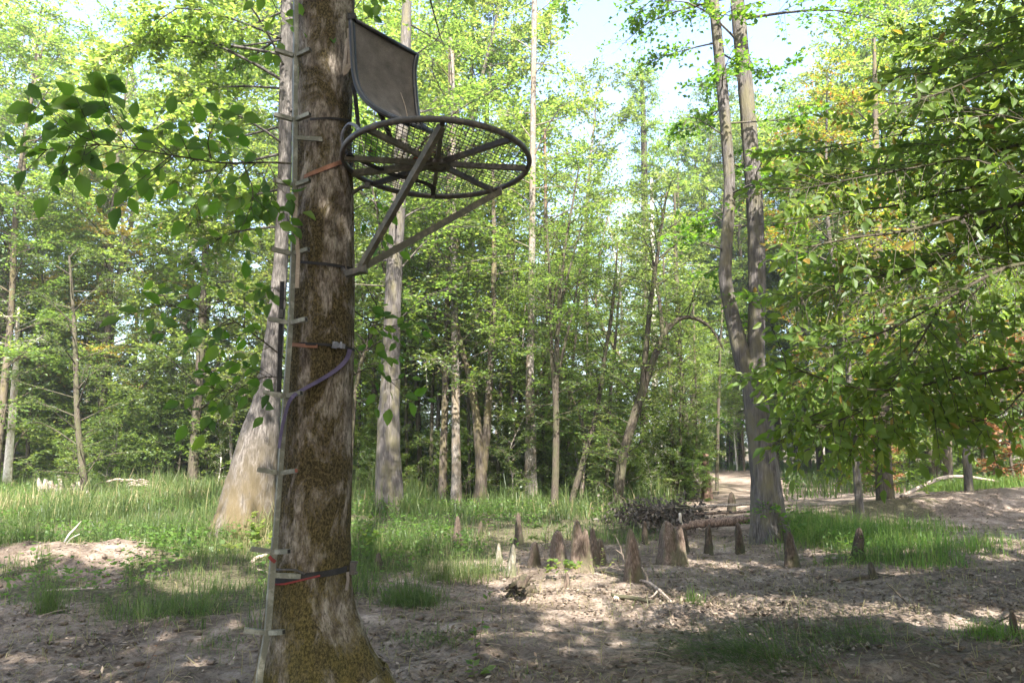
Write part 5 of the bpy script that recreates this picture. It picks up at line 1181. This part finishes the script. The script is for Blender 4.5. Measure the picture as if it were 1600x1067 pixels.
for q in [(715, 857, 806, 15, 'knee_dark', 'dark slim cypress knee left of the pale ones, in shaded grass'),
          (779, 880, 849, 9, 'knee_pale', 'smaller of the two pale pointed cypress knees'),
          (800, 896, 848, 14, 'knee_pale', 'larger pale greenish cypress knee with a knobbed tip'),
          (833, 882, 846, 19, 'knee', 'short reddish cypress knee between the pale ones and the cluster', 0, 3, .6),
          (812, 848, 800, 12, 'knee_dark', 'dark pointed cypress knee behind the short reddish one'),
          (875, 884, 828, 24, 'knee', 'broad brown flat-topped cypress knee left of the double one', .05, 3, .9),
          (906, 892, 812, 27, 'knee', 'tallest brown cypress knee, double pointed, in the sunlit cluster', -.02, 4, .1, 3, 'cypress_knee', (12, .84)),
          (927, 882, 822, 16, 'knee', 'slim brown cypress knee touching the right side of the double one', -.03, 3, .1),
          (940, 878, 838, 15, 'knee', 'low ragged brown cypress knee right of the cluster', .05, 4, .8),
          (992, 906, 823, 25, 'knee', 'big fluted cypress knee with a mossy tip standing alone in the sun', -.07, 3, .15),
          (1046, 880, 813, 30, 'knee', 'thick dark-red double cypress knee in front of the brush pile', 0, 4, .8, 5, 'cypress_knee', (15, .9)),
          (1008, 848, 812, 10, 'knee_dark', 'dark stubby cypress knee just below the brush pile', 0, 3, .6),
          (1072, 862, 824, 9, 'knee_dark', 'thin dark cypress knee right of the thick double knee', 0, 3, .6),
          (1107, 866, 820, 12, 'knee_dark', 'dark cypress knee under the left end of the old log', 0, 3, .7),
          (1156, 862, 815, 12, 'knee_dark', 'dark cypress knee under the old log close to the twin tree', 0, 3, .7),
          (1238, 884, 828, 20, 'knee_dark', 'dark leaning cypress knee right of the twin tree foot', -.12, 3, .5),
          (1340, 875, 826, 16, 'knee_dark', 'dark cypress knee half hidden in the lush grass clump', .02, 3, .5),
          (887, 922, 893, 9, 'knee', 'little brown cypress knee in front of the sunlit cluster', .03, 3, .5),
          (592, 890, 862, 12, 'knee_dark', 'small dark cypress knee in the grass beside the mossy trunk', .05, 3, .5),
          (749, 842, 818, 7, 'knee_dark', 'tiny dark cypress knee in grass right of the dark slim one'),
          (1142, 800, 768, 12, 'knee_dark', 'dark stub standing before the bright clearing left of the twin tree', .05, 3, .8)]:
    q = list(q); knee(*q)
# broken reddish stump
o, _ = tree('broken_stump', 'reddish broken-topped stump before the bright clearing', [(1105, 778, 20), (1104, 750, 14), (1102, 725, 11), (1104, 706, 9)], 776, bark='bark_red', seed=61, sides=14, n=30, lobes=3)
o['category'] = 'stump'
o, _ = tree('old_stump', 'grey weathered stump at the back of the meadow near the leaning tree', [(346, 748, 16), (346, 730, 13), (347, 708, 11)], 746, bark='dead_wood', seed=62, sides=12, n=24, lobes=3)
o['category'] = 'stump'

# ------------------------------------------------------------------ logs, sticks, roots
def stick_obj(name, label, cat_, paths, mat, n=14, sides=7, rough=.006):
    """paths: lists of (px, py, Y, width_px)."""
    mb = MB(); base = None
    for pts in paths:
        R = []
        for px, py, Y, w in pts:
            c = at(px, py, Y); R.append([*c, w/2*((c-CAMP)@FW)/FPX])
        R = np.array(R); base = R[0, :3].copy() if base is None else base; R[:, :3] -= base
        R = spline(R, n); R[:, 3] = np.maximum(R[:, 3], .0015)
        V, F = tube(R[:, :3], R[:, 3], sides); V = V+(.35*np.median(R[:, 3]))*np.stack([vnoise(V*18, s) for s in (1, 2, 3)], -1); mb.add(V, F)
    o = mb.build(name, M[mat], smooth=True); o.location = Vector(base); return tag(o, label, cat_)
def lie(px, py, dz=.0): 
    c = gp(px, py); return c[1]
stick_obj('old_log', 'reddish weathered log lying across dark knees beside the twin tree', 'log', [[(1062, 824, 12.4, 9), (1095, 818, 12.4, 13), (1140, 814, 12.35, 14), (1180, 809, 12.3, 12), (1200, 806, 12.3, 9)]], 'log_brown', 24, 10)
stick_obj('grey_pole', 'thin grey pole lying above the old log toward the brush pile', 'log', [[(1010, 797, 13, 4), (1070, 793, 13, 5), (1130, 790, 13, 5), (1190, 786, 12.9, 4)]], 'dead_wood')
stick_obj('grey_pole', 'lower dark pole between the old log and the thin grey pole', 'log', [[(1050, 806, 12.8, 3), (1110, 802, 12.8, 4), (1185, 799, 12.7, 3)]], 'log_brown')
stick_obj('bleached_root', 'short bleached root piece in front of the brush pile', 'root', [[(1062, 802, 12.2, 4), (1063, 812, 12.2, 5), (1066, 820, 12.2, 3)]], 'bark_white')
stick_obj('forked_branch', 'pale forked branch lying on the sunlit ground right of the lone fluted knee', 'branch', [[(990, 905, lie(990, 905), 4), (1012, 909, lie(1012, 912), 5), (1028, 920, lie(1028, 924), 5), (1050, 940, lie(1050, 943), 3)], [(1012, 909, lie(1012, 912), 3), (1010, 898, lie(1012, 912), 3), (1003, 886, lie(1012, 912), 2)], [(1028, 921, lie(1028, 924), 3), (1022, 930, lie(1022, 932), 3), (1014, 934, lie(1014, 936), 2)]], 'dead_wood')
stick_obj('dead_sapling', 'thin whitish dead stem standing left of the lone fluted knee', 'twig', [[(985, 900, lie(985, 905), 3), (975, 872, lie(985, 905), 3), (966, 846, lie(985, 905), 2), (960, 836, lie(985, 905), 1)], [(973, 866, lie(985, 905), 2), (962, 858, lie(985, 905), 1)]], 'dead_wood')
stick_obj('dark_stick', 'dark rotten stick half sunk in the mud edge below the sunlit strip', 'stick', [[(955, 930, lie(955, 933), 6), (990, 934, lie(990, 937), 7), (1022, 941, lie(1022, 944), 5)]], 'bark_dark')
stick_obj('dark_stick', 'dark stick lying behind the sunlit strip left of the lone knee', 'stick', [[(945, 893, lie(945, 896), 3), (965, 897, lie(965, 899), 4), (985, 902, lie(985, 904), 3)]], 'bark_dark')
stick_obj('leaning_twig', 'long dark twig leaning over the mud on the lower right', 'twig', [[(1443, 965, lie(1443, 965), 3), (1418, 942, lie(1430, 950), 3), (1385, 910, lie(1430, 950), 2)]], 'bark_dark')
stick_obj('leaning_twig', 'dark twig poking up beside the small stump at the right edge', 'twig', [[(1530, 984, lie(1530, 986), 3), (1555, 974, lie(1540, 982), 3), (1578, 962, lie(1540, 982), 2)]], 'bark_dark')
stick_obj('small_stump', 'small dark stump at the right edge of the foreground', 'stump', [[(1587, 1000, lie(1587, 998), 17), (1584, 980, lie(1587, 998), 12), (1581, 953, lie(1587, 998), 6)], [(1588, 996, lie(1587, 998), 8), (1598, 988, lie(1587, 998), 4)]], 'knee_dark')
stick_obj('dark_root', 'black knotted root sticking up in front of the lush grass clump', 'root', [[(1366, 905, lie(1366, 905), 16), (1362, 890, lie(1366, 905), 10), (1360, 878, lie(1366, 905), 5)], [(1366, 900, lie(1366, 905), 10), (1340, 902, lie(1340, 906), 6), (1315, 908, lie(1315, 910), 3)], [(1370, 898, lie(1366, 905), 8), (1385, 900, lie(1385, 904), 5), (1398, 899, lie(1398, 904), 2)]], 'bark_dark')
r_ = np.random.default_rng(6); pths = []
for k in range(26):
    x, y = 815+r_.normal()*8, 928-abs(r_.normal())*11; d = lie(812, 934)+r_.normal()*.12; a_ = r_.uniform(0, pi); l_ = r_.uniform(6, 20)
    pths.append([(x-l_*cos(a_), y+l_*sin(a_)*.6, d, r_.uniform(3, 9)), (x, y-r_.uniform(0, 5), d+.03, r_.uniform(5, 11)), (x+l_*cos(a_), y-l_*sin(a_)*.6, d+.05, 2)])
pths += [[(790+k*11, 934, lie(812, 934), 9), (800+k*9, 926-k*2, lie(812, 934)+.02, 12), (812+k*8, 918, lie(812, 934)+.05, 5)] for k in range(4)]
stick_obj('root_clump', 'dark tangled root clump at the edge of the sunlit ground', 'root clump', pths, 'knee_dark', 10, 7)
stick_obj('fallen_pole', 'curved pale pole leaning on the ground at the right bank', 'branch', [[(1408, 776, 17.2, 5), (1440, 760, 17.6, 6), (1468, 748, 18, 6), (1500, 744, 18.4, 5), (1560, 752, 18.8, 3)]], 'dead_wood')
stick_obj('driftwood', 'bleached driftwood root lying on the brown mound at left', 'driftwood', [[(130, 862, lie(140, 868), 10), (150, 862, lie(150, 870), 10), (170, 868, lie(170, 873), 7), (192, 873, lie(192, 876), 3)], [(150, 862, lie(150, 870), 7), (138, 856, lie(140, 868), 4), (122, 866, lie(130, 870), 3)]], 'dead_wood')
stick_obj('white_stick', 'pair of thin white sticks standing at the back of the brown mound', 'stick', [[(95, 862, 9.4, 3), (104, 840, 9.5, 3), (118, 824, 9.6, 2), (127, 814, 9.7, 1)], [(97, 858, 9.4, 2), (110, 842, 9.5, 2), (124, 834, 9.5, 1)]], 'bark_white')
stick_obj('white_chip', 'white wood chip lying on top of the brown mound', 'wood chip', [[(78, 858, 9.2, 7), (90, 854, 9.2, 6)]], 'bark_white', 6)
stick_obj('fallen_branch', 'thin branch lying in the grass left of the climbing stick', 'branch', [[(358, 875, lie(358, 878), 3), (385, 884, lie(385, 888), 5), (400, 872, lie(400, 885), 6), (418, 866, lie(400, 885), 5)], [(385, 884, lie(385, 888), 4), (410, 892, lie(410, 895), 4), (430, 897, lie(420, 897), 3)]], 'dead_wood')
stick_obj('fallen_branch', 'grey flat branch lying in the mud grass below the brown mound', 'branch', [[(70, 924, lie(70, 926), 5), (120, 921, lie(120, 924), 6), (165, 918, lie(165, 922), 4)]], 'dead_wood')
stick_obj('bank_roots', 'tangle of pale roots along the edge of the right bank', 'root', [[(1500, 785, 15.4, 6), (1530, 792, 15.2, 9), (1560, 790, 15, 7), (1600, 800, 14.8, 5)], [(1515, 800, 15, 4), (1540, 788, 15.2, 6), (1575, 795, 15, 5)], [(1580, 790, 15, 8), (1583, 778, 15, 5), (1590, 770, 15, 3)], [(1545, 805, 14.6, 3), (1570, 806, 14.5, 4), (1595, 815, 14.2, 3)]], 'dead_wood')
P = []
rng = np.random.default_rng(4)
def heap(name, label, cx, cy_, wx, hy, Y, n, mat, wd, seed, cat_='brush pile'):
    r = np.random.default_rng(seed); paths = []
    for k in range(n):
        x = cx+r.uniform(-1, 1)*wx; y = cy_-r.uniform(0, 1)*hy; a = r.uniform(-.6, .6); l = wx*r.uniform(.3, .7); d = Y+r.uniform(-.4, .4)
        paths.append([(x-l*cos(a), y-l*sin(a)*.4, d, wd), (x, y-3, d+.1, wd*1.1), (x+l*cos(a), y+l*sin(a)*.4, d+.2, wd*.4)])
    return stick_obj(name, label, cat_, paths, mat, 8, 6)
r_ = np.random.default_rng(12); pths = []
for k in range(15):
    x = 62+k*5.2+r_.normal()*1.5; d = 20.6+r_.normal()*.25; t_ = 742+r_.uniform(-4, 18)+abs(k-4)*1.2; w_ = r_.uniform(7, 13)
    pths.append([(x, 784, d, w_*1.1), (x+r_.normal(), (784+t_)/2, d, w_), (x+r_.normal()*2, t_, d+.1, w_*.45)])
stick_obj('broken_stump', 'ragged bleached white stump lit by the sun at the back of the left meadow', 'stump', pths, 'bark_pale', 8, 7)
heap('bleached_wood', 'smaller bleached wood heap under the mottled tree', 205, 765, 26, 16, 21.5, 14, 'dead_wood', 3, 5, 'wood heap')
bp = heap('brush_pile', 'grey brush pile with withered dark leaves left of the old log', 1030, 812, 52, 22, 12.9, 10, 'bark_dark', 3, 9)
rng = np.random.default_rng(13); n = 2300; c = at(1030, 805, 12.9)
p = c+np.stack([rng.normal(0, .42, n), rng.normal(0, .3, n), rng.normal(.02, .13, n)], -1); p = p[p[:, 2] > gz(c[0], c[1])+.12]
a = norm(rng.normal(size=p.shape)-[0, 0, .7]); w = norm(np.cross(a, rng.normal(size=p.shape))); l = rng.uniform(.06, .12, (len(p), 1))
V = np.stack([p, p+a*l*.5+w*l*.22, p+a*l, p+a*l*.5-w*l*.22], 1)-np.array(bp.location)
link('withered_leaves', leaf_mesh('withered_leaves', V, rng.uniform(0, 1, len(V)), M['leaf_dead']), bp, kind='stuff')

# ------------------------------------------------------------------ single small plants
def plant(name, label, px, py, stems, leaf, ln, n_leaf, rng, mat_stem='bark_dark', wd=.42, r0=.003, spread=.5, up=.7, cat_='plant', kind=None):
    """stems: lists of (px, py) from the ground up."""
    Y = gp(px, py)[1]; base = np.array([*gp(px, py)[:2], 0]); base[2] = gz(base[0], base[1])
    o = thing(name, label, cat_, base); mb = MB(); Vs = []; Ts = []
    for st in stems:
        P = spline(np.array([at(a, b, Y) for a, b in st]), 12); P[0, 2] = min(P[0, 2], base[2]); mb.tube(P, np.linspace(r0, r0*.35, 12), 5)
        t = np.linspace(.3, 1, n_leaf)+rng.uniform(-.03, .03, n_leaf); q = interp_path(P, np.clip(t, 0, .999)); k = len(q); az = rng.uniform(0, 2*pi, k)
        a = norm(np.stack([np.cos(az), np.sin(az), rng.normal(up-.5, .3, k)], -1)); w = norm(np.cross(a, norm(np.array([0, -.4, 1])+rng.normal(size=(k, 3))*.3))); l = ln*rng.uniform(.6, 1.2, (k, 1))
        Vs.append(np.stack([q, q+a*l*.45+w*l*wd/2, q+a*l, q+a*l*.45-w*l*wd/2], 1)); Ts.append(np.clip(rng.normal(.55, .2, k), 0, 1))
    part('stem', mb, M[mat_stem], o)
    link('foliage', leaf_mesh('foliage', np.concatenate(Vs)-base, np.concatenate(Ts), M[leaf]), o)
    return o
rng = np.random.default_rng(31)
plant('cypress_seedling', 'bright yellow-green feathery seedling behind the short reddish knee', 850, 872, [[(850, 872), (852, 845), (856, 808)], [(851, 855), (836, 840), (826, 842)], [(853, 845), (870, 832), (880, 822)], [(851, 860), (866, 850), (876, 848)], [(854, 830), (842, 822), (834, 825)], [(855, 822), (866, 815), (872, 816)]], 'leaf_bright', .07, 46, rng, 'bark_brown', .25, .003, cat_='seedling')
plant('weed', 'light green broad-leaved weed in front of the double knee', 880, 905, [[(880, 905), (882, 885), (890, 876)], [(880, 900), (868, 880), (858, 872)], [(881, 900), (898, 884), (908, 880)], [(880, 903), (862, 892), (856, 884)]], 'leaf_bright', .08, 16, rng, 'bark_brown', .6)
plant('weed', 'thin-stemmed young weed with a few leaves in the central foreground', 745, 1045, [[(745, 1066), (749, 1010), (757, 950), (764, 925)], [(747, 1030), (742, 1000), (744, 985)]], 'leaf_near', .06, 9, rng, 'bark_brown', .5, .003)
plant('weed', 'green seedling with fresh leaves at the bottom edge below the tufts', 742, 1060, [[(742, 1075), (740, 1050), (738, 1030)], [(742, 1070), (750, 1050), (760, 1045)]], 'leaf_bright', .07, 9, rng, 'bark_brown', .5, .003)
plant('bare_shoot', 'reddish bare shoot rising from the mud left of the climbing stick', 222, 1064, [[(222, 1070), (232, 1040), (247, 1005), (262, 968)]], 'leaf_rust', .025, 5, rng, 'log_brown', .5, .0035)
plant('vine', 'bright heart-leaved vine at the foot of the leaning tree', 395, 870, [[(395, 872), (400, 840), (410, 815)], [(392, 870), (372, 855), (350, 850)], [(396, 868), (420, 850), (425, 830)], [(390, 872), (360, 868), (335, 860)], [(398, 860), (390, 830), (398, 800)]], 'leaf_bright', .10, 30, rng, 'bark_brown', .8, .004)
plant('vine', 'leafy vine low on the right side of the mossy trunk', 562, 880, [[(562, 880), (560, 840), (566, 800), (562, 765)], [(563, 870), (578, 845), (590, 830)], [(562, 860), (572, 830), (580, 805)]], 'leaf_bright', .085, 22, rng, 'bark_brown', .75, .003)
plant('weed', 'pale yellow-green weed stalks in the sunlit cluster of knees', 935, 905, [[(935, 905), (938, 880), (944, 858)], [(938, 905), (950, 885), (960, 872)], [(930, 908), (925, 890), (928, 872)]], 'leaf_bright', .05, 12, rng, 'bark_brown', .3)
plant('weed', 'yellowing leaf sprig standing in front of the lush grass clump', 1292, 900, [[(1292, 900), (1294, 885), (1296, 872)], [(1330, 890), (1328, 878), (1322, 868)]], 'leaf_bright', .06, 7, rng, 'bark_brown', .5)
plant('ivy', 'small-leaved climbing plant hanging beside the foot of the twin tree', 1230, 850, [[(1230, 852), (1232, 815), (1240, 780)], [(1228, 850), (1222, 820), (1215, 790)], [(1232, 840), (1246, 820), (1256, 800)]], 'leaf_near', .12, 16, rng, 'bark_dark', .6, .004)
# ------------------------------------------------------------------ the air of the wood
m, nt, out = new_mat('air')
pv = N(nt, 'ShaderNodeVolumePrincipled'); pv.inputs['Density'].default_value = .0010; pv.inputs['Color'].default_value = (.93, .97, 1, 1); pv.inputs['Anisotropy'].default_value = .35
nt.links.new(pv.outputs[0], out.inputs['Volume'])
mb = MB(); mb.box((0, 370, 18), (870, 1090, 44)); mb.build('haze', m, kind='stuff')
